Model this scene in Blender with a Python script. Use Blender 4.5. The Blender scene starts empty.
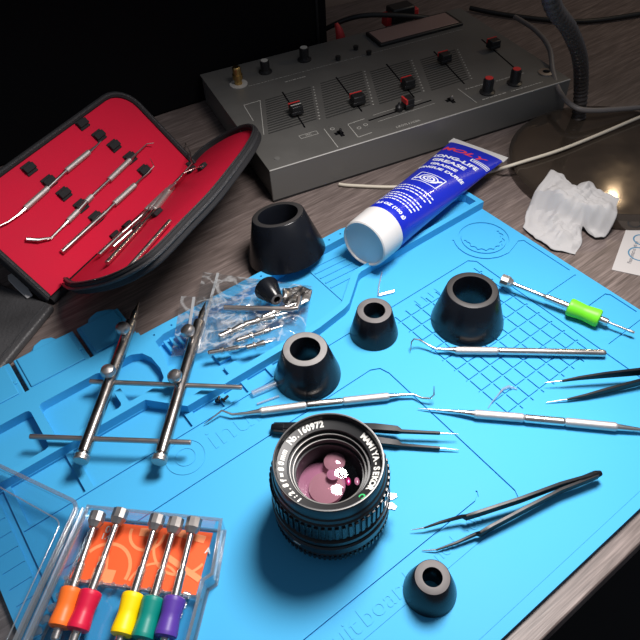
import bpy, bmesh, math, random
from mathutils import Vector, Matrix, noise
import numpy as np
random.seed(7)
PI = math.pi
S = 0.0108                      # metres per working unit (about one centimetre)
CAMH = 37.0
F_PX, PITCH, ROLL = 655.1, 0.829, -0.070
sc = bpy.context.scene
COL = sc.collection

# ------------------------------------------------------------------ camera
FW = Vector((0, math.cos(PITCH), -math.sin(PITCH)))
_r = Vector((1, 0, 0)); _u = _r.cross(FW)
RT = math.cos(ROLL)*_r + math.sin(ROLL)*_u
UP = -math.sin(ROLL)*_r + math.cos(ROLL)*_u
cd = bpy.data.cameras.new('camera'); cam = bpy.data.objects.new('camera', cd); COL.objects.link(cam)
cd.sensor_width = 36; cd.lens = F_PX/640*36; cd.clip_start = 0.01; cd.clip_end = 30
mw = Matrix((RT, UP, -FW)).transposed().to_4x4(); mw.translation = Vector((0, 0, CAMH))*S
cam.matrix_world = mw
sc.camera = cam

# ------------------------------------------------------------------ world, lights, exposure
w = bpy.data.worlds.new('world'); sc.world = w; w.use_nodes = True
w.node_tree.nodes['Background'].inputs[0].default_value = (0.55, 0.62, 0.75, 1)
w.node_tree.nodes['Background'].inputs[1].default_value = 0.23
sc.view_settings.view_transform = 'Standard'; sc.view_settings.look = 'None'
sc.view_settings.exposure = 0.0; sc.view_settings.gamma = 1; sc.view_settings.use_curve_mapping = False

LAMP = Vector((13.5, 35.5, 45)); AIM = Vector((4, 12, 0))
ld = bpy.data.lights.new('desk_lamp_light', 'AREA'); ld.shape = 'DISK'; ld.size = 17*S
ld.energy = 3.5; ld.color = (1.0, 0.95, 0.92); ld.spread = math.radians(134)
lo = bpy.data.objects.new('desk_lamp_light', ld); COL.objects.link(lo)
lo.location = LAMP*S; lo.rotation_euler = (AIM-LAMP).to_track_quat('-Z', 'Y').to_euler()
fd = bpy.data.lights.new('added_glint_light', 'POINT'); fd.shadow_soft_size = 0.9*S; fd.energy = 0.7; fd.color = (1, .78, .5)  # added unseen point light, makes bright spots on the lamp base
fo = bpy.data.objects.new('added_glint_light', fd); COL.objects.link(fo); fo.location = Vector((46, 79, 31))*S

# ------------------------------------------------------------------ geometry helpers
def G(px, py, h=0.0):
    """point of the place at height h seen at pixel px,py"""
    d = FW + (px-320)/F_PX*RT - (py-320)/F_PX*UP
    t = (h-CAMH)/d.z
    return Vector((0, 0, CAMH)) + d*t
def Gp(px, py, p0, n):
    d = FW + (px-320)/F_PX*RT - (py-320)/F_PX*UP
    c = Vector((0, 0, CAMH)); t = (p0-c).dot(n)/d.dot(n)
    return c + d*t

class MB:
    def __init__(s): s.v = []; s.f = []; s.m = []
    def add(s, vs, fs, mi=0, M=None):
        b = len(s.v)
        for q in vs:
            q = Vector(q); s.v.append(M @ q if M else q)
        for f in fs: s.f.append(tuple(b+i for i in f)); s.m.append(mi)
        return s
    def prism(s, poly, z0, z1, M=None, mi=0):
        n = len(poly)
        a = sum(poly[i][0]*poly[(i+1) % n][1]-poly[(i+1) % n][0]*poly[i][1] for i in range(n))
        if a < 0: poly = poly[::-1]
        vs = [(x, y, z0) for x, y in poly]+[(x, y, z1) for x, y in poly]
        fs = [tuple(range(n))[::-1], tuple(range(n, 2*n))]+[(i, (i+1) % n, n+(i+1) % n, n+i) for i in range(n)]
        return s.add(vs, fs, mi, M)
    def box(s, x0, x1, y0, y1, z0, z1, M=None, mi=0):
        return s.prism([(x0, y0), (x1, y0), (x1, y1), (x0, y1)], z0, z1, M, mi)
    def lathe(s, prof, seg=40, M=None, mi=0, a0=0):
        pf = [prof[0]]
        for (r0, z0), (r1, z1) in zip(prof, prof[1:]):        # support loops near the ends of long runs
            L = math.hypot(r1-r0, z1-z0)
            if L > .6:
                for t in (.04/L, 1-.04/L): pf.append((r0+(r1-r0)*t, z0+(z1-z0)*t))
            pf.append((r1, z1))
        prof = pf
        vs = []; fs = []; n = len(prof)
        for k in range(seg):
            a = a0+2*PI*k/seg
            for r, z in prof: vs.append((r*math.cos(a), r*math.sin(a), z))
        for k in range(seg):
            k2 = (k+1) % seg
            for i in range(n-1): fs.append((k*n+i, k2*n+i, k2*n+i+1, k*n+i+1))
        if prof[0][0] > 1e-6: fs.append(tuple(k*n for k in range(seg))[::-1])
        if prof[-1][0] > 1e-6: fs.append(tuple(k*n+n-1 for k in range(seg)))
        return s.add(vs, fs, mi, M)
    def ring(s, prof, seg=48, M=None, mi=0):      # closed profile
        vs = []; fs = []; n = len(prof)
        for k in range(seg):
            a = 2*PI*k/seg
            for r, z in prof: vs.append((r*math.cos(a), r*math.sin(a), z))
        for k in range(seg):
            k2 = (k+1) % seg
            for i in range(n): fs.append((k*n+i, k2*n+i, k2*n+(i+1) % n, k*n+(i+1) % n))
        return s.add(vs, fs, mi, M)
    def tube(s, pts, rad, seg=12, mi=0, flat=1.0, upv=None):
        pts = [Vector(p) for p in pts]; n = len(pts)
        if not hasattr(rad, '__len__'): rad = [rad]*n
        p2 = [pts[0]]; r2 = [rad[0]]
        for i in range(n-1):
            L = (pts[i+1]-pts[i]).length
            if L > 1.2:
                for t in (.05/L, 1-.05/L): p2.append(pts[i].lerp(pts[i+1], t)); r2.append(rad[i]+(rad[i+1]-rad[i])*t)
            p2.append(pts[i+1]); r2.append(rad[i+1])
        pts, rad = p2, r2; n = len(pts)
        if upv is None: upv = Vector((0, 0, 1))
        vs = []; fs = []; prev = None
        for i, p in enumerate(pts):
            t = (pts[min(i+1, n-1)]-pts[max(i-1, 0)]).normalized()
            u = prev if prev is not None else (Vector(upv) if abs(t.dot(upv)) < .95 else Vector((1, 0, 0)))
            u = (u-t*u.dot(t)).normalized(); prev = u; v = t.cross(u)
            for k in range(seg):
                a = 2*PI*k/seg
                vs.append(p+rad[i]*(v*math.cos(a)+u*math.sin(a)*flat))
        for i in range(n-1):
            for k in range(seg):
                k2 = (k+1) % seg
                fs.append((i*seg+k, i*seg+k2, (i+1)*seg+k2, (i+1)*seg+k))
        fs.append(tuple(range(seg))[::-1]); fs.append(tuple((n-1)*seg+k for k in range(seg)))
        return s.add(vs, fs, mi)
    def ribbon(s, pts, wid, thk, upv=(0, 0, 1), mi=0):   # rectangular section swept along pts
        pts = [Vector(p) for p in pts]; n = len(pts)
        if not hasattr(wid, '__len__'): wid = [wid]*n
        if not hasattr(thk, '__len__'): thk = [thk]*n
        vs = []; fs = []; upv = Vector(upv)
        for i, p in enumerate(pts):
            t = (pts[min(i+1, n-1)]-pts[max(i-1, 0)]).normalized()
            side = t.cross(upv).normalized(); u = side.cross(t)
            for a, b in ((-1, -1), (1, -1), (1, 1), (-1, 1)): vs.append(p+side*a*wid[i]/2+u*b*thk[i]/2)
        for i in range(n-1):
            for k in range(4):
                k2 = (k+1) % 4; fs.append((i*4+k, i*4+k2, (i+1)*4+k2, (i+1)*4+k))
        fs.append((3, 2, 1, 0)); fs.append(tuple((n-1)*4+k for k in range(4)))
        return s.add(vs, fs, mi)
    def stroke(s, path, wd, z0, z1, M=None, mi=0, closed=False):
        P = [Vector((p[0], p[1])) for p in path]; n = len(P); L = []; R = []
        for i in range(n):
            if closed: a, b = P[i-1], P[(i+1) % n]
            else: a, b = P[max(i-1, 0)], P[min(i+1, n-1)]
            d1 = (P[i]-a); d2 = (b-P[i])
            d1 = d1.normalized() if d1.length > 1e-9 else d2.normalized()
            d2 = d2.normalized() if d2.length > 1e-9 else d1
            n1 = Vector((-d1.y, d1.x)); n2 = Vector((-d2.y, d2.x)); m = (n1+n2).normalized()
            k = wd/2/max(.4, m.dot(n1)); L.append(P[i]+m*k); R.append(P[i]-m*k)
        vs = []; fs = []
        for i in range(n):
            vs += [(L[i].x, L[i].y, z0), (R[i].x, R[i].y, z0), (R[i].x, R[i].y, z1), (L[i].x, L[i].y, z1)]
        for i in range(n if closed else n-1):
            j = (i+1) % n
            for k in range(4): k2 = (k+1) % 4; fs.append((i*4+k, i*4+k2, j*4+k2, j*4+k))
        if not closed: fs.append((3, 2, 1, 0)); fs.append(tuple((n-1)*4+k for k in range(4)))
        return s.add(vs, fs, mi, M)
    def text(s, body, size, fn, extr=0.01, bold=0.0, align='CENTER', shear=0.0, mi=0, sx=1.0):
        cu = bpy.data.curves.new('t', 'FONT'); cu.body = body; cu.size = size; cu.extrude = extr; cu.offset = bold
        cu.align_x = align; cu.align_y = 'CENTER'; cu.shear = shear; cu.resolution_u = 3
        o = bpy.data.objects.new('t', cu); COL.objects.link(o)
        dg = bpy.context.evaluated_depsgraph_get(); me = bpy.data.meshes.new_from_object(o.evaluated_get(dg))
        s.add([fn(v.co.x*sx, v.co.y, v.co.z) for v in me.vertices], [tuple(p.vertices) for p in me.polygons], mi)
        bpy.data.objects.remove(o); bpy.data.curves.remove(cu); bpy.data.meshes.remove(me)
        return s
    def build(s, name, mats, parent=None, ang=38, bevel=0.0, seg=2, loc=None, sub=0):
        if not isinstance(mats, (list, tuple)): mats = [mats]
        if parent is None and loc is None:
            xs = [v.x for v in s.v]; ys = [v.y for v in s.v]; zs = [v.z for v in s.v]
            loc = Vector(((min(xs)+max(xs))/2, (min(ys)+max(ys))/2, min(zs)))
        org = parent['_o'] if parent is not None else loc
        org = Vector(org)
        me = bpy.data.meshes.new(name)
        me.from_pydata([((v-org)*S)[:] for v in s.v], [], s.f)
        for i, p in enumerate(me.polygons): p.use_smooth = True; p.material_index = s.m[i]
        for m in mats: me.materials.append(m)
        bm = bmesh.new(); bm.from_mesh(me); bmesh.ops.recalc_face_normals(bm, faces=bm.faces); bm.to_mesh(me); bm.free()
        me.set_sharp_from_angle(angle=math.radians(ang))
        o = bpy.data.objects.new(name, me); COL.objects.link(o)
        if parent is not None: o.parent = parent
        else: o.location = org*S
        o['_o'] = tuple(org)
        if bevel:
            b = o.modifiers.new('b', 'BEVEL'); b.width = bevel*S; b.segments = seg; b.limit_method = 'ANGLE'; b.angle_limit = math.radians(35)
            b.harden_normals = False
        if sub:
            b = o.modifiers.new('s', 'SUBSURF'); b.levels = sub; b.render_levels = sub
        return o

def thing(name, label, cat, loc, group=None):
    o = bpy.data.objects.new(name, None); COL.objects.link(o); o.empty_display_size = .01
    o.location = Vector(loc)*S; o['_o'] = tuple(loc); o['label'] = label; o['category'] = cat
    if group: o['group'] = group
    return o
def tag(o, label, cat, group=None, kind=None):
    o['label'] = label; o['category'] = cat
    if group: o['group'] = group
    if kind: o['kind'] = kind
    return o
def frame(o, x, z=None, y=None):
    x = Vector(x).normalized()
    if z is not None: z = Vector(z); z = (z-x*z.dot(x)).normalized(); y = z.cross(x)
    else: y = Vector(y); y = (y-x*y.dot(x)).normalized(); z = x.cross(y)
    M = Matrix((x, y, z)).transposed().to_4x4(); M.translation = Vector(o); return M
def zframe(o, z):
    z = Vector(z).normalized(); x = Vector((1, 0, 0)) if abs(z.x) < .8 else Vector((0, 1, 0))
    x = (x-z*x.dot(z)).normalized(); return frame(o, x, z=z)

# ------------------------------------------------------------------ materials
def mat(name, col, rough=.5, metal=0.0, spec=.5, coat=0, noise_amt=0, nscale=30, bump=0, bscale=200, trans=0, ior=1.45, sheen=0, bdist=0.0004, alpha=1):
    m = bpy.data.materials.new(name); m.use_nodes = True; nt = m.node_tree; b = nt.nodes['Principled BSDF']
    b.inputs['Base Color'].default_value = (*col, 1); b.inputs['Roughness'].default_value = rough
    b.inputs['Metallic'].default_value = metal; b.inputs['Specular IOR Level'].default_value = spec
    b.inputs['Coat Weight'].default_value = coat; b.inputs['Transmission Weight'].default_value = trans; b.inputs['IOR'].default_value = ior
    b.inputs['Sheen Weight'].default_value = sheen
    tc = nt.nodes.new('ShaderNodeTexCoord')
    if noise_amt:
        n = nt.nodes.new('ShaderNodeTexNoise'); n.inputs['Scale'].default_value = nscale; n.inputs['Detail'].default_value = 5
        nt.links.new(tc.outputs['Object'], n.inputs['Vector'])
        mx = nt.nodes.new('ShaderNodeMix'); mx.data_type = 'RGBA'
        mx.inputs[6].default_value = (*[c*(1-noise_amt) for c in col], 1); mx.inputs[7].default_value = (*[min(1, c*(1+noise_amt)) for c in col], 1)
        nt.links.new(n.outputs['Fac'], mx.inputs[0]); nt.links.new(mx.outputs[2], b.inputs['Base Color'])
        mr = nt.nodes.new('ShaderNodeMapRange'); mr.inputs[3].default_value = max(.02, rough-.1); mr.inputs[4].default_value = min(1, rough+.1)
        nt.links.new(n.outputs['Fac'], mr.inputs[0]); nt.links.new(mr.outputs[0], b.inputs['Roughness'])
    if bump:
        n2 = nt.nodes.new('ShaderNodeTexNoise'); n2.inputs['Scale'].default_value = bscale; n2.inputs['Detail'].default_value = 4
        nt.links.new(tc.outputs['Object'], n2.inputs['Vector'])
        bp = nt.nodes.new('ShaderNodeBump'); bp.inputs['Strength'].default_value = bump; bp.inputs['Distance'].default_value = bdist
        nt.links.new(n2.outputs['Fac'], bp.inputs['Height']); nt.links.new(bp.outputs[0], b.inputs['Normal'])
    return m

def wood():
    m = bpy.data.materials.new('grey_brown_wood'); m.use_nodes = True; nt = m.node_tree; b = nt.nodes['Principled BSDF']
    tc = nt.nodes.new('ShaderNodeTexCoord'); mp = nt.nodes.new('ShaderNodeMapping')
    m0 = nt.nodes.new('ShaderNodeMapping'); m0.inputs['Rotation'].default_value = (0, 0, -0.594); nt.links.new(tc.outputs['Object'], m0.inputs[0])
    mp.inputs['Scale'].default_value = (9, 150, 1)
    nt.links.new(m0.outputs[0], mp.inputs[0])
    n = nt.nodes.new('ShaderNodeTexNoise'); n.inputs['Scale'].default_value = 1.6; n.inputs['Detail'].default_value = 8; n.inputs['Roughness'].default_value = .65; n.inputs['Distortion'].default_value = .6
    nt.links.new(mp.outputs[0], n.inputs['Vector'])
    mp2 = nt.nodes.new('ShaderNodeMapping'); mp2.inputs['Scale'].default_value = (28, 620, 1)
    nt.links.new(m0.outputs[0], mp2.inputs[0])
    n2 = nt.nodes.new('ShaderNodeTexNoise'); n2.inputs['Scale'].default_value = 1.5; n2.inputs['Detail'].default_value = 4
    nt.links.new(mp2.outputs[0], n2.inputs['Vector'])
    r = nt.nodes.new('ShaderNodeValToRGB'); e = r.color_ramp.elements
    e[0].position = .30; e[0].color = (0.050, 0.037, 0.033, 1); e[1].position = .74; e[1].color = (0.33, 0.265, 0.245, 1)
    k = e.new(.5); k.color = (0.145, 0.113, 0.103, 1)
    ad = nt.nodes.new('ShaderNodeMix'); ad.inputs[0].default_value = .42
    nt.links.new(n.outputs['Fac'], ad.inputs[2]); nt.links.new(n2.outputs['Fac'], ad.inputs[3])
    nt.links.new(ad.outputs[0], r.inputs[0]); nt.links.new(r.outputs[0], b.inputs['Base Color'])
    b.inputs['Roughness'].default_value = .42
    bp = nt.nodes.new('ShaderNodeBump'); bp.inputs['Strength'].default_value = .35; bp.inputs['Distance'].default_value = .0003
    nt.links.new(ad.outputs[0], bp.inputs['Height']); nt.links.new(bp.outputs[0], b.inputs['Normal'])
    return m

def clear(name, tint=(1, 1, 1), gloss=.12, rough=.06, edge=.45, bump=0, haze=0.0, hc=(.85, .88, .9), crease=0):
    m = bpy.data.materials.new(name); m.use_nodes = True; nt = m.node_tree
    for x in list(nt.nodes):
        if x.type != 'OUTPUT_MATERIAL': nt.nodes.remove(x)
    out = [x for x in nt.nodes][0]
    t = nt.nodes.new('ShaderNodeBsdfTransparent'); t.inputs[0].default_value = (*tint, 1)
    g = nt.nodes.new('ShaderNodeBsdfGlossy'); g.inputs['Roughness'].default_value = rough
    lw = nt.nodes.new('ShaderNodeLayerWeight'); lw.inputs[0].default_value = .35
    mr = nt.nodes.new('ShaderNodeMapRange'); mr.inputs[3].default_value = gloss; mr.inputs[4].default_value = edge
    mx = nt.nodes.new('ShaderNodeMixShader')
    nt.links.new(lw.outputs['Facing'], mr.inputs[0]); nt.links.new(mr.outputs[0], mx.inputs[0])
    df = nt.nodes.new('ShaderNodeBsdfDiffuse'); df.inputs[0].default_value = (*hc, 1); hz_ = nt.nodes.new('ShaderNodeMixShader'); hz_.inputs[0].default_value = haze
    if crease:
        tc = nt.nodes.new('ShaderNodeTexCoord'); nn = nt.nodes.new('ShaderNodeTexNoise'); nn.inputs['Scale'].default_value = 60; nn.inputs['Detail'].default_value = 3
        nt.links.new(tc.outputs['Object'], nn.inputs[0]); nn.inputs['Scale'].default_value = 34; nn.inputs['Distortion'].default_value = 1.4
        sb = nt.nodes.new('ShaderNodeMath'); sb.operation = 'SUBTRACT'; sb.inputs[1].default_value = .5
        ab = nt.nodes.new('ShaderNodeMath'); ab.operation = 'ABSOLUTE'; m2 = nt.nodes.new('ShaderNodeMapRange')
        m2.inputs[1].default_value = .004; m2.inputs[2].default_value = .05; m2.inputs[3].default_value = crease; m2.inputs[4].default_value = haze
        nt.links.new(nn.outputs['Fac'], sb.inputs[0]); nt.links.new(sb.outputs[0], ab.inputs[0]); nt.links.new(ab.outputs[0], m2.inputs[0]); nt.links.new(m2.outputs[0], hz_.inputs[0])
    nt.links.new(t.outputs[0], hz_.inputs[1]); nt.links.new(df.outputs[0], hz_.inputs[2])
    nt.links.new(hz_.outputs[0], mx.inputs[1]); nt.links.new(g.outputs[0], mx.inputs[2]); nt.links.new(mx.outputs[0], out.inputs[0])
    if bump:
        tc = nt.nodes.new('ShaderNodeTexCoord'); n = nt.nodes.new('ShaderNodeTexNoise'); n.inputs['Scale'].default_value = 90; n.inputs['Detail'].default_value = 3
        nt.links.new(tc.outputs['Object'], n.inputs[0]); bp = nt.nodes.new('ShaderNodeBump'); bp.inputs['Strength'].default_value = bump; bp.inputs['Distance'].default_value = .002
        nt.links.new(n.outputs['Fac'], bp.inputs['Height']); nt.links.new(bp.outputs[0], g.inputs['Normal'])
    return m

MT = {
 'mat': mat('blue_silicone', (0.055, 0.375, 0.68), .6, spec=.22, noise_amt=.03, nscale=12, bump=.06, bscale=900, bdist=.0002),
 'rubber': mat('black_rubber', (0.005, 0.006, 0.009), .26, spec=.42, noise_amt=.25, nscale=40),
 'rubber_dull': mat('dull_black_rubber', (0.03, 0.028, 0.028), .55), 'rubber_pale': mat('pale_cut_rubber', (0.22, 0.21, 0.205), .6, noise_amt=.25, nscale=160),
 'rubber_cut': mat('cut_black_rubber', (0.13, 0.12, 0.12), .62, spec=.5, noise_amt=.3, nscale=160),
 'steel': mat('steel', (0.68, 0.65, 0.62), .28, 1, noise_amt=.08, nscale=90),
 'steel_dark': mat('rod_steel', (0.52, 0.46, 0.43), .38, 1, noise_amt=.1, nscale=90),
 'bar_steel': mat('bar_steel', (0.42, 0.39, 0.37), .24, 1, noise_amt=.08, nscale=60),
 'knurl': mat('knurled_steel', (0.60, 0.57, 0.555), .55, 1, bump=.8, bscale=2600, bdist=.0003),
 'satin': mat('satin_steel', (0.5, 0.47, 0.45), .4, 1, noise_amt=.15, nscale=120),
 'black_metal': mat('black_coated_metal', (0.005, 0.006, 0.008), .34, spec=.28, noise_amt=.2, nscale=60),
 'black': mat('black_plastic', (0.012, 0.012, 0.013), .4, spec=.5),
 'black_anod': mat('black_anodised', (0.02, 0.021, 0.023), .36, .3, spec=.6, noise_amt=.2, nscale=70),
 'black_void': mat('matte_black', (0.004, 0.004, 0.005), .9, spec=.1),
 'red_fab': mat('red_lining', (0.60, 0.009, 0.04), .75, spec=.2, bump=.25, bscale=1500, noise_amt=.08, nscale=25),
 'black_fab': mat('black_nylon', (0.016, 0.016, 0.018), .72, spec=.35, bump=.9, bscale=1400, bdist=.0006),
 'zip': mat('zip_teeth', (0.035, 0.035, 0.038), .4, spec=.6, bump=1, bscale=2200, bdist=.0008),
 'leather': mat('black_leather', (0.055, 0.054, 0.056), .42, spec=.5, bump=.8, bscale=420, bdist=.0009, noise_amt=.8, nscale=18),
 'mixer': mat('grey_panel', (0.135, 0.131, 0.123), .46, .25, spec=.5, noise_amt=.22, nscale=22),
 'mixer_face': mat('grey_front_panel', (0.17, 0.166, 0.157), .42, .2, noise_amt=.08, nscale=10),
 'print': mat('grey_print', (0.42, 0.41, 0.38), .6),
 'worn': mat('grey_ring_metal', (0.16, 0.155, 0.15), .4, .4), 'highlight_washer_grey': mat('highlight_and_washer_grey', (0.42, 0.41, 0.39), .45, .1),  # greys for lens rings and washer, also painted highlights on barrel and mixer edge
 'groove': mat('dark_print', (0.035, 0.035, 0.033), .7),
 'copper': mat('display_glass', (0.30, 0.20, 0.18), .3, .1),
 'gold': mat('brass', (0.55, 0.36, 0.13), .3, 1),
 'redmark': mat('red_mark', (0.55, 0.03, 0.03), .5),
 'white': mat('white_plastic', (0.60, 0.59, 0.585), .38, noise_amt=.03, nscale=30),
 'white_in': mat('bluish_white_plastic', (0.60, 0.66, 0.70), .35),
 'tube': mat('blue_tube', (0.008, 0.020, 0.46), .3, spec=.5, coat=.3),
 'ink': mat('white_ink', (0.75, 0.78, 0.85), .5),
 'redink': mat('red_ink', (0.7, 0.05, 0.06), .5),
 'blueink': mat('blue_ink', (0.03, 0.06, 0.5), .5),
 'tissue': mat('tissue', (0.46, 0.45, 0.45), .9, spec=.15, bump=.2, bscale=700),
 'paper': mat('paper', (0.50, 0.475, 0.465), .7, spec=.2),
 'ink_dark': mat('dark_ink', (0.12, 0.12, 0.14), .7),
 'ink_teal': mat('teal_ink', (0.07, 0.2, 0.32), .6),
 'brown_gloss': mat('polished_dark_base', (0.075, 0.058, 0.045), .12, .55, noise_amt=.45, nscale=28, coat=.5),
 'goose': mat('gooseneck', (0.06, 0.05, 0.046), .45, .4),
 'cable_grey': mat('grey_cable', (0.16, 0.145, 0.14), .45),
 'cable_black': mat('black_cable', (0.01, 0.01, 0.01), .5),
 'cable_white': mat('cream_cable', (0.62, 0.56, 0.46), .5),
 'wall': mat('wall', (0.26, 0.20, 0.17), .8, noise_amt=.06, nscale=4),
 'darkfloor': mat('dark_floor', (0.01, 0.009, 0.009), .8, noise_amt=.3, nscale=6),
 'green': mat('green_sleeve', (0.16, 0.72, 0.02), .45),
 's_orange': mat('orange_sleeve', (0.90, 0.17, 0.02), .42),
 's_red': mat('crimson_sleeve', (0.62, 0.008, 0.05), .4),
 's_yellow': mat('yellow_sleeve', (0.95, 0.66, 0.0), .42),
 's_teal': mat('teal_sleeve', (0.0, 0.22, 0.18), .42),
 's_purple': mat('purple_sleeve', (0.085, 0.035, 0.30), .42),
 'card': mat('orange_card', (0.86, 0.105, 0.02), .55),
 'card_light': mat('pale_orange_print', (0.88, 0.28, 0.11), .55),
 'box': clear('clear_box', (.90, .93, .95), .03, .08, .32),
 'box_edge': clear('clear_box_edge', (.80, .85, .88), .16, .14, .60, haze=.10),
 'bag': clear('clear_bag', (.97, .98, .99), .16, .10, .85, haze=.04, crease=.36),
 'bag_zip': clear('bag_zip_strip', (.85, .87, .9), .15, .3, .7, haze=.35),
 'clearplastic': clear('clear_plastic', (.85, .9, .94), .18, .15, .6, haze=.2),
 'lensglass': clear('coated_glass', (.94, .88, .91), .008, .02, .12),
 'pink_reflection': clear('painted_pink_reflection', (.55, .40, .48), .05, .06, .35, haze=.50, hc=(.62, .33, .46)),  # reflected pink put into the tint of the lens discs
 'pale_reflection': clear('painted_pale_reflection', (.6, .5, .5), .03, .05, .4, haze=.34, hc=(.80, .52, .58)),
 'magenta_reflection': mat('painted_magenta_reflection', (0.55, 0.05, 0.20), .2, .6),
 'name_white': mat('engraved_white', (0.65, 0.64, 0.60), .6),
 'name_green': mat('engraved_green', (0.03, 0.40, 0.12), .6),
 'pulltab': mat('grey_pull_tab', (0.50, 0.49, 0.49), .4, spec=.5),
}
MT['wood'] = wood()

# ------------------------------------------------------------------ mat frame
AL = 0.594
OM = Vector((15.129, 45.968, 0))
eU = Vector((math.cos(AL), math.sin(AL), 0)); eV = Vector((math.sin(AL), -math.cos(AL), 0))
MM = Matrix(((eU.x, -eV.x, 0, OM.x), (eU.y, -eV.y, 0, OM.y), (0, 0, 1, 0), (0, 0, 0, 1)))   # local (u, -v, z)
def UV(u, v, z=0): return OM+eU*u+eV*v+Vector((0, 0, z))
def uvp(pts): return [(u, -v) for u, v in pts]
TZ = -0.40

# ------------------------------------------------------------------ structure
mb = MB(); t = [UV(-95, 26.95), UV(55, 26.95), UV(55, -75), UV(-95, -75)]
wq = Vector((-3.568, 49.466, 0))+Vector((-.3736, .9276, 0))*36.8; wd_ = Vector((.9276, .3736, 0))
t = [t[0], t[1], wq+wd_*70, wq-wd_*85]
mb.prism([(p.x, p.y) for p in t], TZ-2.6, TZ)
desk = mb.build('desk', MT['wood'], bevel=.12); tag(desk, 'grey brown wood grain desk top carrying everything', 'desk')
mb = MB(); mb.box(-160, 160, -120, 150, TZ-72, TZ-71); o = mb.build('floor', MT['darkfloor']); o['kind'] = 'structure'
# mixer frame
MX0 = Vector((-3.568, 49.466, TZ)); mxx = Vector((.9276, .3736, 0)); mxy = Vector((-.3736, .9276, 0))
MXM = frame(MX0, mxx, z=(0, 0, 1)); MH = 3.45
def MX(x, y, z=0): return MXM @ Vector((x, y, MH+z))
wb = MX0+mxx*12+mxy*37
mb = MB(); WM = frame(wb, mxx, z=(0, 0, 1)); mb.box(-110, 110, 0, 4, -71, 130, WM); o = mb.build('wall_back', MT['wall']); o['kind'] = 'structure'
mb = MB(); mb.box(-6.6, -6.0, -.6, 0, .02, 60, WM); o = mb.build('trim_1', MT['wall'], bevel=.05); o['kind'] = 'structure'

# ------------------------------------------------------------------ repair mat
def arc(cx, cy, r, a0, a1, n=14): return [(cx+r*math.cos(math.radians(a0+(a1-a0)*i/n)), cy+r*math.sin(math.radians(a0+(a1-a0)*i/n))) for i in range(n+1)]
rm = thing('repair_mat', 'bright blue silicone repair mat with moulded trays spread across the desk', 'mat', UV(-23, 10, TZ))
outline = [(-45.9, -9.6), (-38.2, -9.6), (-37.9, -10.0), (-37.2, -10.2), (-36.4, -10.1), (-36.0, -9.6), (-33.6, -9.6), (-33.3, -10.1), (-32.6, -10.3), (-31.6, -10.1), (-31.05, -9.6),
           (-30.95, -5.15), (-12, -5.2), (-.6, -2.7), (-.05, -2.3), (0, 25.3), (-.35, 25.65), (-45.6, 25.65), (-45.9, 25.3)]
slab = MB(); slab.prism(uvp(outline), TZ+.005, 0, MM)
slab_o = slab.build('mat_base', MT['mat'], rm)
cut = MB(); GD = -.11
def gr(path, wd=.13, d=GD, closed=False): cut.stroke(uvp(path), wd, d, .2, MM, closed=closed)
gr([(-43.6, 4.03), (-5.9, 4.03), (-5.45, 4.5), (-5.45, 25.0)], .13)
gr([(-42.5, 7.70), (-19.4, 7.70), (-18.8, 8.0), (-18.58, 8.7), (-18.58, 20.3), (-18.9, 21.0)], .11)
gr([(-42.5, 19.36), (-20.9, 19.36), (-20.6, 19.2), (-20.4, 18.9)], .11)
gr([(-40, 21.3), (-21.3, 21.3)], .05, -.04)
gr([(-42.5, 25.0), (-.5, 25.0)], .04, -.03)
gc = (-2.85, 2.85)
gr(arc(gc[0], gc[1], 2.0, 0, 352, 40)[:-1], .22, -.11, closed=True)
gr([(gc[0]+(1.55+.09*math.cos(a*14))*math.cos(a), gc[1]+(1.55+.09*math.cos(a*14))*math.sin(a)) for a in [PI*.02+PI*1.15*i/70 for i in range(71)]], .20, -.11)
gr(arc(gc[0], gc[1], 2.6, 100, 215, 20), .14, -.11)
gr([(-4.6, 4.85), (-3.6, 5.35), (-2.6, 5.5), (-1.5, 5.2), (-.9, 5.0), (-.55, 5.2), (-.55, 9.96)], .13, -.10)
gr([(-3.95, 10.6), (-.6, 10.6)], .13, -.10)
gr([(-3.6, 13.43), (-.6, 13.43), (-.4, 13.7), (-.4, 16.0)], .17, -.12)
gr([(-4.6, 16.7), (-.4, 16.7)], .12, -.10)
for k in range(9):                    # component grid
    gr([(-6.2-1.06*k, 4.95), (-6.2-1.06*k, 16.6)], .13, -.11)
for k in range(10):
    gr([(-14.9, 5.6+1.18*k), (-5.95, 5.6+1.18*k)], .13, -.11)
for k in range(4): gr([(-12.4+.7*k, 4.6), (-12.4+.7*k, 5.3)], .08, -.06)
for a, b in ((-43.2, -39.5), (-38.95, -31.75), (-31.2, -29.2), (-28.7, -27.25), (-26.75, -25.15), (-24.6, -20.5)):
    v0 = .45 if b < -33 else (2.2 if b < -31 else 2.75)
    if a == -38.95:
        cut.prism(uvp([(a, .45), (-33.4, .45), (-31.75, 2.2), (b, 3.8), (a, 3.8)]), -.22, .3, MM)
    else: cut.box(a, b, -3.8, -v0, -.22, .3, MM)
for su in (-39.65, -34.64): cut.box(su-.15, su+.15, 5.62, 11, -.6, .3, MM)
gr([(-43.9, 0.5), (-43.9, 24.5)], .45, -.15)
for k in range(20): gr([(-45.5, 1.2+1.15*k), (-44.2, 1.2+1.15*k)], .09, -.06)
cut_o = cut.build('cutter', MT['mat'], rm)
bpy.context.view_layer.update()
bo = slab_o.modifiers.new('bool', 'BOOLEAN'); bo.operation = 'DIFFERENCE'; bo.object = cut_o; bo.solver = 'EXACT'; bo.use_self = True
dg = bpy.context.evaluated_depsgraph_get(); me2 = bpy.data.meshes.new_from_object(slab_o.evaluated_get(dg))
slab_o.modifiers.clear(); slab_o.data = me2; bpy.data.objects.remove(cut_o)
for p in me2.polygons: p.use_smooth = False

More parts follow.
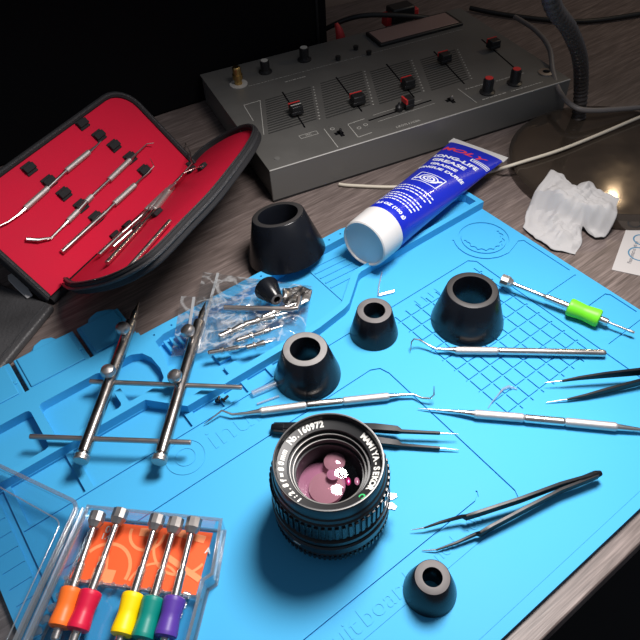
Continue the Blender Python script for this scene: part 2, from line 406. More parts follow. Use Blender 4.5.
RZ = .80
mb = MB()     # back flaps with slits
for a, b, tabc in ((-45.9, -39.8, -42.2), (-39.5, -34.79, -37.05), (-34.49, -31.0, -32.5)):
    fl = MB()
    tb = [(tabc-.95, -9.6), (tabc-.7, -10.0), (tabc, -10.25), (tabc+.7, -10.0), (tabc+.95, -9.6)]
    fl.prism(uvp([(a, -5.6), (a, -9.55)]+tb+[(b, -9.55), (b, -5.6)]), -.02, .22, MM)
    o = fl.build('flap', MT['mat'], rm, bevel=.08)
    pd = MB(); pd.box(a+.25, b-.35, 6.2, 9.4, .20, .34, MM)
    for vv in (7.2,): pd.box(b-.4, b-.12, vv, vv+.3, .20, .34, MM)
    pd.build('raised_pad', MT['mat'], o, bevel=.06)
rim = MB()
rim.prism(uvp([(-45.9, -5.55), (-31.0, -5.55), (-31.0, -5.15), (-12, -5.2), (-.6, -2.7), (-.05, -2.3), (0, .02), (-13.95, .02), (-14.35, .15), (-16.9, 2.15), (-17.5, 2.35), (-20.2, 2.72), (-31.4, 2.72), (-33.4, .42), (-45.9, .42)]), .001, RZ, MM)
rc = MB()
def rr(x0, x1, v0, v1, r=.5):
    return [(x0+r-r*math.cos(a), v0+r-r*math.sin(a)) for a in (0, PI/4, PI/2)]+[(x1-r+r*math.sin(a), v0+r-r*math.cos(a)) for a in (0, PI/4, PI/2)]+[(x1-r+r*math.cos(a), v1-r+r*math.sin(a)) for a in (0, PI/4, PI/2)]+[(x0+r-r*math.sin(a), v1-r+r*math.cos(a)) for a in (0, PI/4, PI/2)]
rc.prism(uvp(rr(-45.4, -40.05, -3.9, -.12, .3)), -.5, 2, MM)
rc.prism(uvp(rr(-39.45, -34.85, -3.9, -.12, .3)), -.5, 2, MM)
rc.prism(uvp([(-34.35, -3.55), (-34.0, -3.9), (-32.4, -3.9), (-31.7, -3.5), (-31.35, -2.7), (-31.3, -1.4), (-31.5, -.5), (-31.9, -.12), (-34.35, -.12)]), -.5, 2, MM)
rc.box(-34.9, -34.3, 1.6, 3.7, -.5, 2, MM)
big = [(-30.4, -3.9), (-29.6, -4.2), (-12.2, -4.2), (-1.0, -2.1), (-.5, -1.6), (-.5, -.45), (-14.2, -.45), (-14.75, -.25), (-17.2, 1.65), (-17.7, 1.85), (-20.3, 2.15), (-30.9, 2.15), (-31.2, 1.2), (-30.8, -1.2), (-30.5, -2.6)]
rc.prism(uvp(big), -.5, 2, MM)
for u, v in ((-30.2, -4.55), (-28.7, -4.6), (-24.5, -4.65), (-20.5, -4.7), (-13.6, -4.7), (-12.4, -4.7)):
    rc.lathe([(.09, .5), (.09, 1.2)], 10, MM @ Matrix.Translation((u, -v, 0)))
rim_o = rim.build('tray_rim', MT['mat'], rm); rc_o = rc.build('cutter', MT['mat'], rm)
bpy.context.view_layer.update()
bo = rim_o.modifiers.new('bool', 'BOOLEAN'); bo.operation = 'DIFFERENCE'; bo.object = rc_o; bo.solver = 'EXACT'; bo.use_self = True
dg = bpy.context.evaluated_depsgraph_get(); me2 = bpy.data.meshes.new_from_object(rim_o.evaluated_get(dg))
rim_o.modifiers.clear(); rim_o.data = me2; bpy.data.objects.remove(rc_o)
for p in me2.polygons: p.use_smooth = True
me2.set_sharp_from_angle(angle=math.radians(35))
b_ = rim_o.modifiers.new('b', 'BEVEL'); b_.width = .07*S; b_.segments = 2; b_.limit_method = 'ANGLE'
mb = MB(); mb.prism(uvp([(-16.75, -4.15), (-12.3, -4.15), (-1.1, -2.05), (-.6, -1.5), (-.6, -.5), (-14.2, -.5), (-16.75, 1.25)]), .001, .10, MM)
mb.build('tray_step', MT['mat'], rm, bevel=.03)
for k, (va, vb) in enumerate(((-3.4, -3.2), (-2.7, -2.5), (-2.0, -1.8), (-1.3, -1.1), (-.6, -.45))):
    mb = MB(); mb.stroke(uvp([(-16.6, va), (-13.6+.05*k, vb)]), .12, .09, .2, MM); mb.build('tray_rib', MT['mat'], rm, bevel=.02)
for k in range(4):
    mb = MB(); mb.box(-29.9+.5*k, -29.7+.5*k, 2.6, 3.9, .001, .45, MM); mb.build('tray_rib', MT['mat'], rm, bevel=.04)
for u, v0, v1 in ((-27.6, -.6, .5), (-27.6, 1.0, 1.9)):
    mb = MB(); mb.box(u, u+1.0, -v1, -v0, .001, .3, MM); mb.build('tray_step', MT['mat'], rm, bevel=.04)
# lettering raised from the mat
tx = MB()
def matfn(u, v): return lambda x, y, z: UV(u+x, v-y, 0.0)+Vector((0, 0, z))
for w_, z_, u_, v_, al_, sx_ in (('circuit', 1.55, -31.0, 20.45, 'RIGHT', 1), ('board', 1.55, -27.1, 20.45, 'RIGHT', 1), ('nod', 1.1, -25.3, 20.4, 'LEFT', 1), ('300', 1.1, -23.0, 20.3, 'LEFT', 1), ('inur', 2.4, -31.6, 5.6, 'LEFT', 1.15)):
    q = MB(); q.text(w_, z_, matfn(u_, v_), .03, .0, align=al_, sx=sx_); q.build('embossed_word', MT['mat'], rm)
for r in (1.25, .62): tx.ring([(r, 0), (r+.07, 0), (r+.07, .04), (r, .04)], 48, Matrix.Translation(UV(-33.3, 5.6)))
tx.build('embossed_logo', MT['mat'], rm)

# ------------------------------------------------------------------ rubber cones
def cone(label, x, y, z, rt, rb, h, axis=(0, 0, 1), hole=.62, name='rubber_cone', cut_m='rubber_cut'):
    M = zframe((x, y, z), axis); q = MB(); ri = rt*hole; e = .03*rt
    prof = [(rb-.06, 0), (rb, .06), (rb-.01*rb, h*.08), (rt+e*.2, h-e), (rt-e, h), (ri+.03, h), (ri, h-.05), (ri*1.05, .05), (ri*1.05, 0)]
    q.ring(prof, 64, M)
    n = len(prof)
    for i in range(len(q.m)):
        if i % n == 4: q.m[i] = 1
    return tag(q.build(name, [MT['rubber'], MT[cut_m]], ang=50), label, 'rubber cone', 'black rubber lens tool cones')
cone('biggest upright black rubber cone standing on the mat grid under the green screwdriver', 11.06, 32.82, 0.002, 1.86, 2.70, 3.27, hole=.74, cut_m='rubber_dull')
cone('mid-sized black rubber cone on the mat midway between grease tube cap and lens', 3.96, 32.23, 0.002, 1.27, 1.80, 2.46, hole=.60)
cone('black rubber cone with pale top ring behind the camera lens, beside the steel bits', -1.147, 28.7, 0.002, 1.55, 2.37, 2.90, hole=.66, cut_m='rubber_pale')
cone('small black rubber cone with worn brown top by the tweezers tips near desk edge', 4.995, 13.135, 0.002, .96, 1.47, 1.93, hole=.53)
bc = G(287.5, 254, .35); ax = Vector((-.56*.22, .83*.22, .97))
cone('large black rubber cone tipping off the mat edge beside the mixer corner', bc.x, bc.y, .40, 2.15, 3.25, 3.75, ax, hole=.76, cut_m='rubber_dull')
a = G(276.5, 299, 2.1); b = G(266, 287.5, 1.95)
cone('tiny black rubber cone lying on its side on the plastic bag', b.x, b.y, b.z, .48, 1.0, 1.75, (a-b), hole=.5)

# ------------------------------------------------------------------ camera lens
LX, LY = -.074, 18.231
ln = thing('camera_lens', 'black manual camera lens standing glass up on the blue mat', 'camera lens', (LX, LY, 0))
LM = Matrix.Translation((LX, LY, 0))
q = MB(); q.lathe([(2.55, .003), (2.9, .003), (2.9, .35), (3.15, .4), (3.15, .75)], 72, LM); q.build('mount_ring', MT['black_anod'], ln, bevel=.03)
q = MB(); q.lathe([(3.10, .75), (3.30, .80), (3.33, 1.35), (3.2, 1.45), (3.2, 1.6)], 72, LM)
q.build('aperture_ring', MT['black_anod'], ln)
for k in range(72):
    a = 2*PI*k/72; q = MB(); q.box(3.30, 3.40, -.07, .07, .88, 1.28, LM @ Matrix.Rotation(a, 4, 'Z')); q.build('ring_rib', MT['black_anod'], ln)
q = MB(); q.ring([(2.2, 1.6), (3.2, 1.6), (3.40, 1.65), (3.43, 2.3), (3.34, 2.4), (3.22, 2.42), (3.22, 2.6), (3.36, 2.64), (3.36, 2.95), (3.2, 3.0), (3.2, 3.2), (2.2, 3.2)], 72, LM); q.build('scale_ring', MT['black_anod'], ln)
q = MB(); q.ring([(2.4, 3.2), (3.15, 3.2), (3.24, 3.25), (3.24, 4.75), (3.18, 4.8), (3.1, 4.9), (2.4, 4.9)], 72, LM); q.build('focus_ring', MT['black'], ln)
for k in range(56):
    a = 2*PI*(k+.5)/56; q = MB(); q.box(3.2, 3.35, -.11, .11, 3.38, 4.60, LM @ Matrix.Rotation(a, 4, 'Z')); q.build('grip_rib', MT['rubber'], ln, bevel=.03)
q = MB(); q.ring([(3.1, 4.85), (3.17, 4.9), (3.12, 5.1), (3.05, 5.15), (3.03, 5.95), (2.99, 6.02), (2.90, 6.02), (2.86, 5.9), (2.84, 5.55), (2.84, 4.85)], 96, LM)
q.build('filter_ring', MT['black_anod'], ln)
q = MB(); q.ring([(2.985, 5.99), (2.99, 6.03), (2.95, 6.035), (2.94, 5.99)], 96, LM); q.build('rim_edge', MT['worn'], ln)
q = MB(); q.ring([(2.84, 5.60), (2.30, 5.40), (2.28, 5.2), (2.84, 5.2)], 96, LM); q.build('name_ring', MT['black'], ln)
q = MB()
prof = [(2.30, 5.40), (2.28, 5.1), (2.14, 5.1), (2.12, 4.8), (1.98, 4.8), (1.95, 4.45), (1.85, 4.45), (1.83, 1.5)]
back = [(2.0, 1.5), (2.0, 4.3), (2.30, 4.3)]
q.ring(prof+back, 96, LM); q.build('inner_barrel', MT['black_anod'], ln)
q = MB(); q.ring([(2.13, 5.12), (2.17, 5.13), (2.17, 5.16), (2.13, 5.15)], 96, LM); q.ring([(1.97, 4.82), (2.01, 4.83), (2.01, 4.86), (1.97, 4.85)], 96, LM); q.build('barrel_highlight', MT['worn'], ln)  # lighter rings paint highlights on the barrel steps
def dome(r, h, z, n=10, x=0, y=0):
    R = (r*r+h*h)/(2*h); return [(r*math.cos(PI/2*i/n) if False else r*(1-i/n), z+math.sqrt(max(0, R*R-(r*(1-i/n))**2))-(R-h)) for i in range(n+1)]
q = MB(); q.lathe(dome(1.85, .42, 4.50), 64, LM); q.build('front_glass', MT['lensglass'], ln, ang=80)
q = MB(); q.lathe([(1.83, 3.02)]+[(0.0, 3.02)], 48, LM); q.build('iris_plate', MT['black_void'], ln)
def inner(px, py, z, r, h, m, sx=1.0):  # tinted disc that paints a reflection inside the lens
    g = G(px, py, z+h*.5); q = MB(); q.lathe(dome(r, h, z), 40, Matrix.Translation((g.x, g.y, 0)) @ Matrix.Diagonal((sx, 1, 1, 1))); q.build('painted_reflection', MT[m], ln, ang=80)
inner(320, 484, 3.05, 1.45, .22, 'pink_reflection'); inner(326, 487, 3.30, .98, .12, 'pale_reflection'); inner(334.5, 461, 3.7, .62, .14, 'pale_reflection'); inner(333, 474, 3.7, .36, .06, 'pink_reflection'); inner(348, 481, 3.9, .26, .05, 'magenta_reflection', .6); inner(357, 481, 3.9, .24, .05, 'pink_reflection', .6)
# engraved lettering on name ring
LC = Vector((LX, LY, 5.5))
def ringtext(q, s, px_start, px_end, size, mi=0):
    def ang(p): g = G(*p, 5.5); return math.atan2(g.y-LY, g.x-LX)
    a0, a1 = ang(px_start), ang(px_end)
    while a1 > a0: a1 -= 2*PI
    if a0-a1 > PI*1.3: a1 += 2*PI
    n = len(s)
    for i, ch in enumerate(s):
        if ch == ' ': continue
        a = a0+(a1-a0)*(i/(max(1, n-1)))
        def fn(x, y, z, a=a):
            r = 2.585+y; b = a-x/2.585
            return Vector((LX+r*math.cos(b), LY+r*math.sin(b), 5.515+(r-2.585)*.37+z))
        q.text(ch, size, fn, .006, .02)
for w_, a_, b_, z_ in (('No.160972', (290, 441), (321, 422), .47), ('MAMIYA-SEKOR', (364, 437), (368, 487), .45), ('f=80mm', (275, 484), (283, 452), .42), ('1:2.8', (297, 503), (279, 489), .42)):
    q = MB(); ringtext(q, w_, a_, b_, z_); q.build('engraved_lettering', MT['name_white'], ln)
q = MB(); ringtext(q, 'C', (360, 494), (361, 493), .44); q.build('engraved_letter', MT['name_green'], ln)
# lever prongs at side
g = G(388, 492, 3.0)
d = Vector((g.x-LX, g.y-LY, 0)).normalized(); t_ = Vector((-d.y, d.x, 0))
for s_ in (1, -1):
    q = MB(); c0 = Vector((LX, LY, 1.9))+d*3.25
    q.ribbon([c0+t_*.3*s_, c0+d*.3+t_*.3*s_, c0+d*.55+t_*.42*s_], [.5, .42, .25], .16); q.build('metal_tab', MT['satin'], ln, bevel=.03)
q = MB()
for px, py in ((300, 538),):
    g = G(px, py, 2.1); a = math.atan2(g.y-LY, g.x-LX)
    q.box(3.40, 3.45, -.22, .22, 2.0, 2.12, LM @ Matrix.Rotation(a, 4, 'Z'))
q.build('index_mark', MT['print'], ln)

# ------------------------------------------------------------------ lens spanner
sp = thing('lens_spanner', 'steel adjustable lens spanner with two pointed bars joined by two rods', 'spanner wrench', G(130, 400, 0))
HB = 1.35
for (tx_, ty_), (ex_, ey_), knobs in (((139, 302), (82, 457), ((122.5, 328), (108, 371))), ((205.5, 302), (160, 458), ((187.5, 330.5), (174.5, 376)))):
    A = G(tx_, ty_, HB); B = G(ex_, ey_, HB); d = (B-A).normalized(); L_ = (B-A).length
    M = frame(B, d, z=(0, 0, 1)) ; Z = Matrix.Rotation(-PI/2, 4, 'Y')
    ZM = zframe(B, -d)
    q = MB(); q.lathe([(.30, .0), (.30, .28), (.42, .32), (.43, L_-2.1), (.30, L_-1.95)], 28, ZM); bar = q.build('bar', MT['bar_steel'], sp, ang=25)
    q = MB(); q.lathe([(.24, L_-2.0), (.24, L_-1.1), (.19, L_-.95), (.02, L_)], 24, ZM); q.build('pointed_tip', MT['bar_steel'], bar)
    q = MB(); q.lathe([(.46, -.32), (.5, -.27), (.5, -.16), (.46, -.14), (.46, -.10), (.5, -.08), (.5, .08), (.44, .12)], 28, ZM); q.build('end_cap', MT['satin'], bar)
    for kx, ky in knobs:
        c = G(kx, ky, 2.15)
        # foot of the knob on the bar axis
        tt = (c-A).dot(d); f = A+d*tt
        up = (c-f)
        KM = zframe(f, up); hh = up.length
        q = MB(); q.lathe([(.2, .2), (.2, hh-.38), (.38, hh-.34), (.52, hh-.14), (.53, hh+.04), (.42, hh+.26), (.2, hh+.36), (0, hh+.38)], 28, KM)
        q.build('clamp_knob', MT['satin'], bar)
for p, r in (((90, 381.5), (242, 387.5)), ((30, 436.5), (191, 442.5))):
    q = MB(); q.tube([G(*p, HB), G(*r, HB)], .175, 16); q.build('rod', MT['steel_dark'], sp, bevel=.03)

# ------------------------------------------------------------------ tweezers
def tweezers(label, end, tipA, tipB, bend=.0, mids=(.45,), wA=.55, metal_tip=.05, hz=(.5, .3, .25)):
    E = G(*end, hz[0]); rt = thing('tweezers', label, 'tweezers', (E.x, E.y, 0), 'black tweezers')
    TA = G(*tipA, hz[1]); TB = G(*tipB, hz[2])
    for T, o_, sgn in ((TA, TB, 1), (TB, TA, -1)):
        mid = (TA+TB)/2; dirn = (T-E); sidev = (T-mid)
        pts = []; wd = []; th = []
        for i in range(11):
            t = i/10; p = E.lerp(T, t)
            p = p+sidev*(math.sin(PI*t)*.16+bend*0)
            pts.append(p)
            wd.append([.34, .42, .5, .58, .6, .55, .42, .26, .2, .15, .09][i]*wA/.55); th.append([.16, .16, .15, .14, .14, .14, .13, .12, .1, .09, .06][i])
        q = MB(); q.ribbon(pts, [a*.45 for a in wd], [a*1.2 for a in wd], upv=(0, 0, 1)); arm = q.build('arm', MT['black_metal'], rt, bevel=.02)
        dd = (pts[-1]-pts[-2]).normalized(); bn = sidev.normalized() if sidev.length > .1 else Vector((0, 0, 1))
        e1 = pts[-1]+dd*.05; e2 = pts[-1]+dd*metal_tip*12-Vector((0, 0, .0))
        q = MB(); q.tube([pts[-1]-dd*.1, pts[-1]+dd*.25, e2], [.055, .05, .018], 8); q.build('tip', MT['steel'], arm)
    q = MB(); q.tube([E-(TA-E).normalized()*.35, E, E+(TA-E).normalized()*.6], [.20, .30, .27], 14, flat=.9); q.build('joined_end', MT['black_metal'], rt)
    return rt
def arm_px(q, pts, wd, hz, hh):
    q.ribbon([G(x, y, h) for (x, y), h in zip(pts, hz)], wd, hh)
# tweezers behind the lens: two stubby arms with thin pins
def tweez_px(label, armsets, endc, hz_end):
    E = G(*endc, hz_end); rt = thing('tweezers', label, 'tweezers', (E.x, E.y, 0), 'black tweezers')
    for pts, wd, hts, zz, tip in armsets:
        q = MB(); P = [G(x, y, z) for (x, y), z in zip(pts, zz)]
        q.ribbon(P, wd, hts); arm = q.build('arm', MT['black_metal'], rt, bevel=.025)
        T = G(*tip[0], tip[1]); q = MB(); q.tube([P[-1].lerp(P[-2], .04), P[-1].lerp(T, .5), T], [tip[2], tip[2]*.75, tip[2]*.3], 10); q.build('tip', MT['steel'], arm)
    return rt, E
rt, E = tweez_px('black tweezers with thin pin tips poking out from behind the lens',
    [([(274, 427), (330, 427), (375, 428), (397, 430), (402, 431.5), (440, 433.2)], [.5, .55, .5, .42, .22, .18], [.42, .42, .42, .42, .24, .2], [.32, .6, .75, .75, .75, .7], ((458.5, 434), .65, .07)),
     ([(274, 430), (330, 436), (375, 441), (397, 444), (402, 445.5), (440, 448.2)], [.5, .55, .5, .42, .22, .18], [.42, .42, .42, .42, .24, .2], [.32, .3, .3, .3, .25, .25], ((459, 449.8), .2, .07))], (272, 428), .32)
q = MB(); q.tube([G(271.5, 427.5, .33), G(274, 427.8, .33), G(284, 428.5, .36)], [.24, .33, .33], 14); q.build('joined_end', MT['black_metal'], rt)
rt, E = tweez_px('long black tweezers with bent fine tips lying spread near the front desk edge',
    [([(598, 474), (560, 485), (520, 500), (480, 513), (466, 517.5), (462, 516.5), (440, 522.5), (424, 528)], [.2]*3+[.2, .2, .17, .14, .09], [.42, .5, .56, .56, .5, .26, .2, .12], [.7, .8, .85, .75, .7, .65, .5, .35], ((411, 530), .25, .05)),
     ([(598, 476), (560, 491), (520, 512), (490, 528), (480, 534), (476, 534), (456, 543), (436, 550)], [.2]*3+[.2, .2, .17, .14, .09], [.42, .5, .56, .56, .5, .26, .2, .12], [.7, .65, .6, .5, .45, .4, .3, .2], ((422, 550.5), .08, .05))], (600, 474), .6)
q = MB(); q.tube([G(601, 473, .7), G(596, 474.5, .7), G(580, 480.5, .72)], [.16, .25, .22], 14); q.build('joined_end', MT['black_metal'], rt)
rt, E = tweez_px('black tweezers reaching in past the frame edge above the long straight probe',
    [([(690, 362), (655, 369), (640, 371.5), (605, 375), (580, 378), (562, 381)], [.2, .2, .2, .2, .18, .12], [.5, .72, .66, .5, .3, .16], [.8, 1.0, 1.0, .9, .75, .6], ((545, 382.5), .5, .06)),
     ([(690, 362), (655, 378), (640, 382), (605, 391), (585, 396), (567, 399.5)], [.2, .2, .2, .2, .18, .12], [.5, .62, .6, .5, .3, .16], [.8, .6, .55, .4, .3, .22], ((546, 402.5), .12, .06))], (694, 361), .8)
q = MB(); q.tube([G(697, 359.5, .8), G(690, 362, .8), G(676, 366, .82)], [.18, .27, .24], 14); q.build('joined_end', MT['black_metal'], rt)

# ------------------------------------------------------------------ dental picks on the mat
def pick(label, segs, tips, base):
    rt = thing('dental_pick', label, 'dental pick', base, 'steel dental picks on the mat')
    for (p, r, rad, kind) in segs:
        q = MB(); A = G(*p, .36); B = G(*r, .36); d = (B-A).normalized()
        q.tube([A-d*.04, A+d*.10, B-d*.10, B+d*.04], [rad*.72, rad, rad, rad*.72], 20)
        q.build('grip' if kind == 'knurl' else 'handle', MT[kind], rt)
    for pts in tips:
        q = MB(); q.tube([G(x, y, z) for x, y, z, r in pts], [r for *_, r in pts], 10); q.build('hooked_tip' if len(pts) > 3 else 'straight_tip', MT['steel'], rt)
    return rt
pick('single ended steel probe with hook lying at foot of the biggest cone', [((455, 350.5), (498, 351), .285, 'knurl'), ((498, 351), (605, 353.2), .27, 'steel')],
     [[(456, 350.3, .36, .27), (447, 349.6, .38, .15), (436, 349, .42, .10), (428, 345, .5, .085), (420, 340, .75, .075), (414, 339, .9, .065), (411.5, 342, .7, .05), (410.5, 351, .2, .02)]], G(500, 351, 0))
pick('long double ended steel probe with straight needle tip running off the mat side', [((474, 414), (524, 418), .30, 'knurl'), ((524, 418.3), (565, 422), .29, 'steel'), ((565, 422), (617, 427), .30, 'knurl')],
     [[(475, 414, .36, .25), (455, 411.5, .33, .13), (418, 408.5, .15, .02)], [(616, 427, .36, .24), (640, 429.8, .33, .14), (665, 432, .2, .04)]], G(540, 420, 0))
pick('double ended steel probe with one curled hook lying between lens and pale ringed cone', [((260, 411.5), (306, 405.5), .285, 'knurl'), ((306, 405.2), (343, 401.5), .27, 'steel'), ((343, 401.3), (389, 396.5), .285, 'knurl')],
     [[(389, 396.5, .36, .22), (401, 395, .36, .12), (414, 394.6, .38, .09), (422, 398, .42, .08), (430, 398.5, .5, .075), (434, 395, .8, .06), (434, 386, 1.2, .025)],
      [(261, 411.5, .36, .22), (246, 413.5, .36, .13), (232, 414.5, .38, .09), (222, 410.5, .5, .075), (209, 420.5, .3, .05), (204, 424, .2, .02)]], G(320, 404, 0))

# ------------------------------------------------------------------ precision screwdrivers
def screwdriver(label, cap, capin, grip0, sl0, sl1, blade, color, hz, group, rs=.66, rc_=.46):
    P = [G(*cap, hz[0]), G(*capin, hz[0]), G(*grip0, hz[1]), G(*sl0, hz[2]), G(*sl1, hz[3]), G(*blade, hz[4])]
    rt = thing('precision_screwdriver', label, 'screwdriver', (P[3].x, P[3].y, 0), group)
    d = (P[4]-P[0]).normalized(); L_ = lambda k: (P[k]-P[0]).dot(d); M = zframe(P[0], d)
    q = MB(); q.lathe([(rc_*.75, 0), (rc_, .06), (rc_, .62), (rc_*.86, .72), (rc_*.62, .95), (rc_*.5, L_(1))], 10, M); q.build('swivel_cap', MT['satin'], rt, ang=20)
    q = MB(); l3, l4, l5 = L_(3), L_(4), L_(5); l2 = L_(1)+.58*(l3-L_(1))
    q.lathe([(.15, L_(1)-.05), (.17, L_(1)+.1), (.17, l2-.5), (.19, l2-.5), (.19, l2-.4), (.17, l2-.4), (.17, l2), (.25, l2+.12), (.27, l3+.2)], 20, M); q.build('shaft', MT['steel'], rt)
    q = MB(); m_ = (l3+l4)/2
    q.lathe([(rs*.8, l3), (rs*.97, l3+.08), (rs, l3+.25), (rs*.88, m_-.1), (rs*.88, m_+.1), (rs, l4-.25), (rs*.97, l4-.08), (rs*.8, l4)], 28, M); q.build('coloured_sleeve', MT[color], rt)
    q = MB(); q.lathe([(.26, l4-.1), (.26, l4+.55), (.18, l4+.62), (.10, l4+.66), (.10, l5-.5), (.13, l5-.3), (.10, l5)], 16, M); q.build('blade', MT['steel'], rt)
    return rt
screwdriver('precision screwdriver with bright green sleeve lying across the mat grid', (501, 279), (512, 285), (544, 298), (568, 307), (600, 319), (634, 334), 'green', (1.0, .85, .7, .66, .62), None, rs=.68)

# ------------------------------------------------------------------ grease tube
C0 = G(363.5, 244.5, 2.55); C1 = G(478.5, 149.5, 1.2)
gt = thing('grease_tube', 'blue squeeze tube of grease with big white cap lying over the mat tray', 'tube', (C0.x, C0.y, .1))
axd = (C1-C0); TL = axd.length; axd.normalize()
cr = Vector((.72, -.69, 0)); cr = (cr-axd*cr.dot(axd)).normalized(); tn = cr.cross(axd).normalized()
if tn.z < 0: tn = -tn
CAPL = 2.45
def sec(s):      # half width, half height, at distance s from the cap's flat end
    t = max(0, min(1, (s-CAPL)/(TL-CAPL)))
    a = 2.02+(2.85-2.02)*t; b = 2.02*(1-t)**.75*(1-.12*t)+.12
    return a, b
def tsurf(s, q_, off=0):     # q_ = arc length across from the top line
    a, b = sec(s); ph = q_/((a*1.25+b*.75)/2)
    ph = max(-PI*.75, min(PI*.75, ph))
    return C0+axd*s+cr*(a+off)*math.sin(ph)+tn*(b+off)*math.cos(ph)
q = MB(); ns = 26; seg = 48; vs = []; fs = []
for i in range(ns+1):
    s = CAPL-.1+(TL-.55-CAPL+.1)*i/ns; a, b = sec(s)
    if i == 0: a *= .9; b *= .9
    for k in range(seg):
        p = 2*PI*k/seg; vs.append(C0+axd*s+cr*a*math.sin(p)+tn*b*math.cos(p))
for i in range(ns):
    for k in range(seg): k2 = (k+1) % seg; fs.append((i*seg+k, i*seg+k2, (i+1)*seg+k2, (i+1)*seg+k))
fs.append(tuple(range(seg))); fs.append(tuple(ns*seg+k for k in range(seg)))
q.add(vs, fs); q.build('tube_body', MT['tube'], gt)
q = MB(); e0 = C0+axd*(TL-.6); e1 = C0+axd*(TL+.35)
q.ribbon([e0, e1], 5.9, .13, upv=tn); q.build('crimped_end', MT['white'], gt, bevel=.03)
CM = zframe(C0, axd)
q = MB(); q.ring([(1.78, .25), (1.86, .02), (1.92, 0), (2.02, .08), (2.06, .5), (2.10, CAPL), (1.9, CAPL+.05), (1.9, .5)], 64, CM); cap = q.build('screw_cap', MT['white'], gt)
q = MB(); q.lathe([(1.84, .16), (1.6, .22), (0, .34)], 48, CM); q.build('cap_end_disc', MT['white_in'], cap)
def tfn(s, q0=0, arcb=0): return lambda x, y, z: tsurf(s+y, q0+x, .012+z)
B_ = CAPL; W_ = TL-.6-CAPL
q = MB(); q.text('LONG-LIFE', .80, tfn(B_+W_*.775, -.25), .006, .03, shear=.0, sx=1.0); q.build('label_lettering', MT['ink'], gt)
q = MB(); q.text('GREASE', .80, tfn(B_+W_*.71, -.35), .006, .03); q.build('label_lettering', MT['ink'], gt)
q = MB(); q.text('GRAISSE', .60, tfn(B_+W_*.648, -.3), .006, .02); q.build('label_lettering', MT['ink'], gt)
q = MB(); q.text('LONGUE DURÉE', .60, tfn(B_+W_*.592, -.15), .006, .02); q.build('label_lettering', MT['ink'], gt)
q = MB(); q.text('3.5 OZ (100 g)', .5, tfn(B_+W_*.055, .3), .006, .02); q.build('label_lettering', MT['ink'], gt)
q = MB(); q.text('MOLY', 1.05, tfn(B_+W_*.895, -.55), .012, .02, shear=.3, sx=1.2); q.build('brand_lettering', MT['redink'], gt)
def strip(q, s0, q0, s1, q1, wd, off=.006, n=8):
    vs = []; fs = []; dS = s1-s0; dQ = q1-q0; L = math.hypot(dS, dQ); ns_, nq = -dQ/L, dS/L
    for i in range(n+1):
        t = i/n; s = s0+dS*t; u = q0+dQ*t
        vs += [tsurf(s-ns_*wd/2, u-nq*wd/2, off), tsurf(s+ns_*wd/2, u+nq*wd/2, off)]
    for i in range(n): fs.append((2*i, 2*i+1, 2*i+3, 2*i+2))
    q.add(vs, fs)
q = MB()       # emblem: framed square with a wheel bearing mark
sc_, h_ = B_+W_*.45, 1.12
for (a, b, c, d) in ((-1, -1, 1, -1), (1, -1, 1, 1), (1, 1, -1, 1), (-1, 1, -1, -1)): strip(q, sc_+a*h_*.8, b*h_*.95, sc_+c*h_*.8, d*h_*.95, .09)
for r, wd in ((.62, .12), (.36, .16), (.12, .1)):
    n = 24
    for i in range(n):
        a0_, a1_ = 2*PI*i/n, 2*PI*(i+1)/n
        strip(q, sc_+r*math.cos(a0_), r*1.15*math.sin(a0_), sc_+r*math.cos(a1_), r*1.15*math.sin(a1_), wd, n=1)
strip(q, sc_-.5, .4, sc_+.45, .95, .18); strip(q, sc_-.55, -.95, sc_-.1, -.6, .2)
q.build('label_emblem', MT['ink'], gt)
q = MB(); rnd = random.Random(3)
for s0 in (.315, .285, .255, .205, .178, .150, .122):
    x = -1.9+rnd.random()*.3
    while x < 1.6:
        wd = .12+rnd.random()*.3; strip(q, B_+W_*s0, x, B_+W_*s0, x+wd, .15, n=2); x += wd+.08
q.build('label_small_print', MT['ink'], gt)
q = MB(); sb, qb = B_+W_*.845, 1.55
for (a, b, c, d) in ((-1, -1, 1, -1), (1, -1, 1, 1), (1, 1, -1, 1), (-1, 1, -1, -1)): strip(q, sb+a*.25, qb+b*.95, sb+c*.25, qb+d*.95, .09)
strip(q, sb, qb-.8, sb, qb+.8, .16); q.build('label_badge', MT['ink'], gt)

# ------------------------------------------------------------------ mixer
mxr = thing('audio_mixer', 'dusty grey audio mixer with black faders and knobs behind the mat', 'audio mixer', MX0)
WX, DX = 33.2, 20.3
q = MB(); q.box(.12, WX-.12, .12, DX, .25, MH-.02, MXM); q.build('case', MT['mixer'], mxr, bevel=.1)
q = MB(); q.box(0, WX, 0, .25, .1, MH+.02, MXM); q.build('front_panel', MT['mixer_face'], mxr, bevel=.06)
q = MB(); q.box(0, WX, .05, DX+.1, MH-.03, MH+.05, MXM); q.build('top_panel', MT['mixer'], mxr, bevel=.03)
q = MB(); q.box(0, WX, -.03, .12, MH-.05, MH+.06, MXM); q.build('front_edge_highlight', MT['highlight_washer_grey'], mxr, bevel=.04)  # lighter strip paints the highlight along the top front edge
q = MB(); q.box(.05, WX, -.02, .2, .0, .22, MXM); q.build('bottom_lip', MT['black'], mxr)
for x, y in ((1.5, 1.5), (31.5, 1.5), (1.5, 18.5), (31.5, 18.5)): pass
ZT = MH+.05
def mline(q, x0, y0, x1, y1, wd=.06, z=.0, t=.012): q.stroke([(x0, y0), (x1, y1)], wd, ZT+z-.005, ZT+z+t, MXM)
blocks = [(1.95, 5.75, 4.0, 11.7, 5.9), (7.95, 5.55, 10.35, 12.0, 5.7), (13.75, 5.35, 16.0, 11.6, 5.6), (19.6, 5.1, 21.9, 11.2, 5.3)]
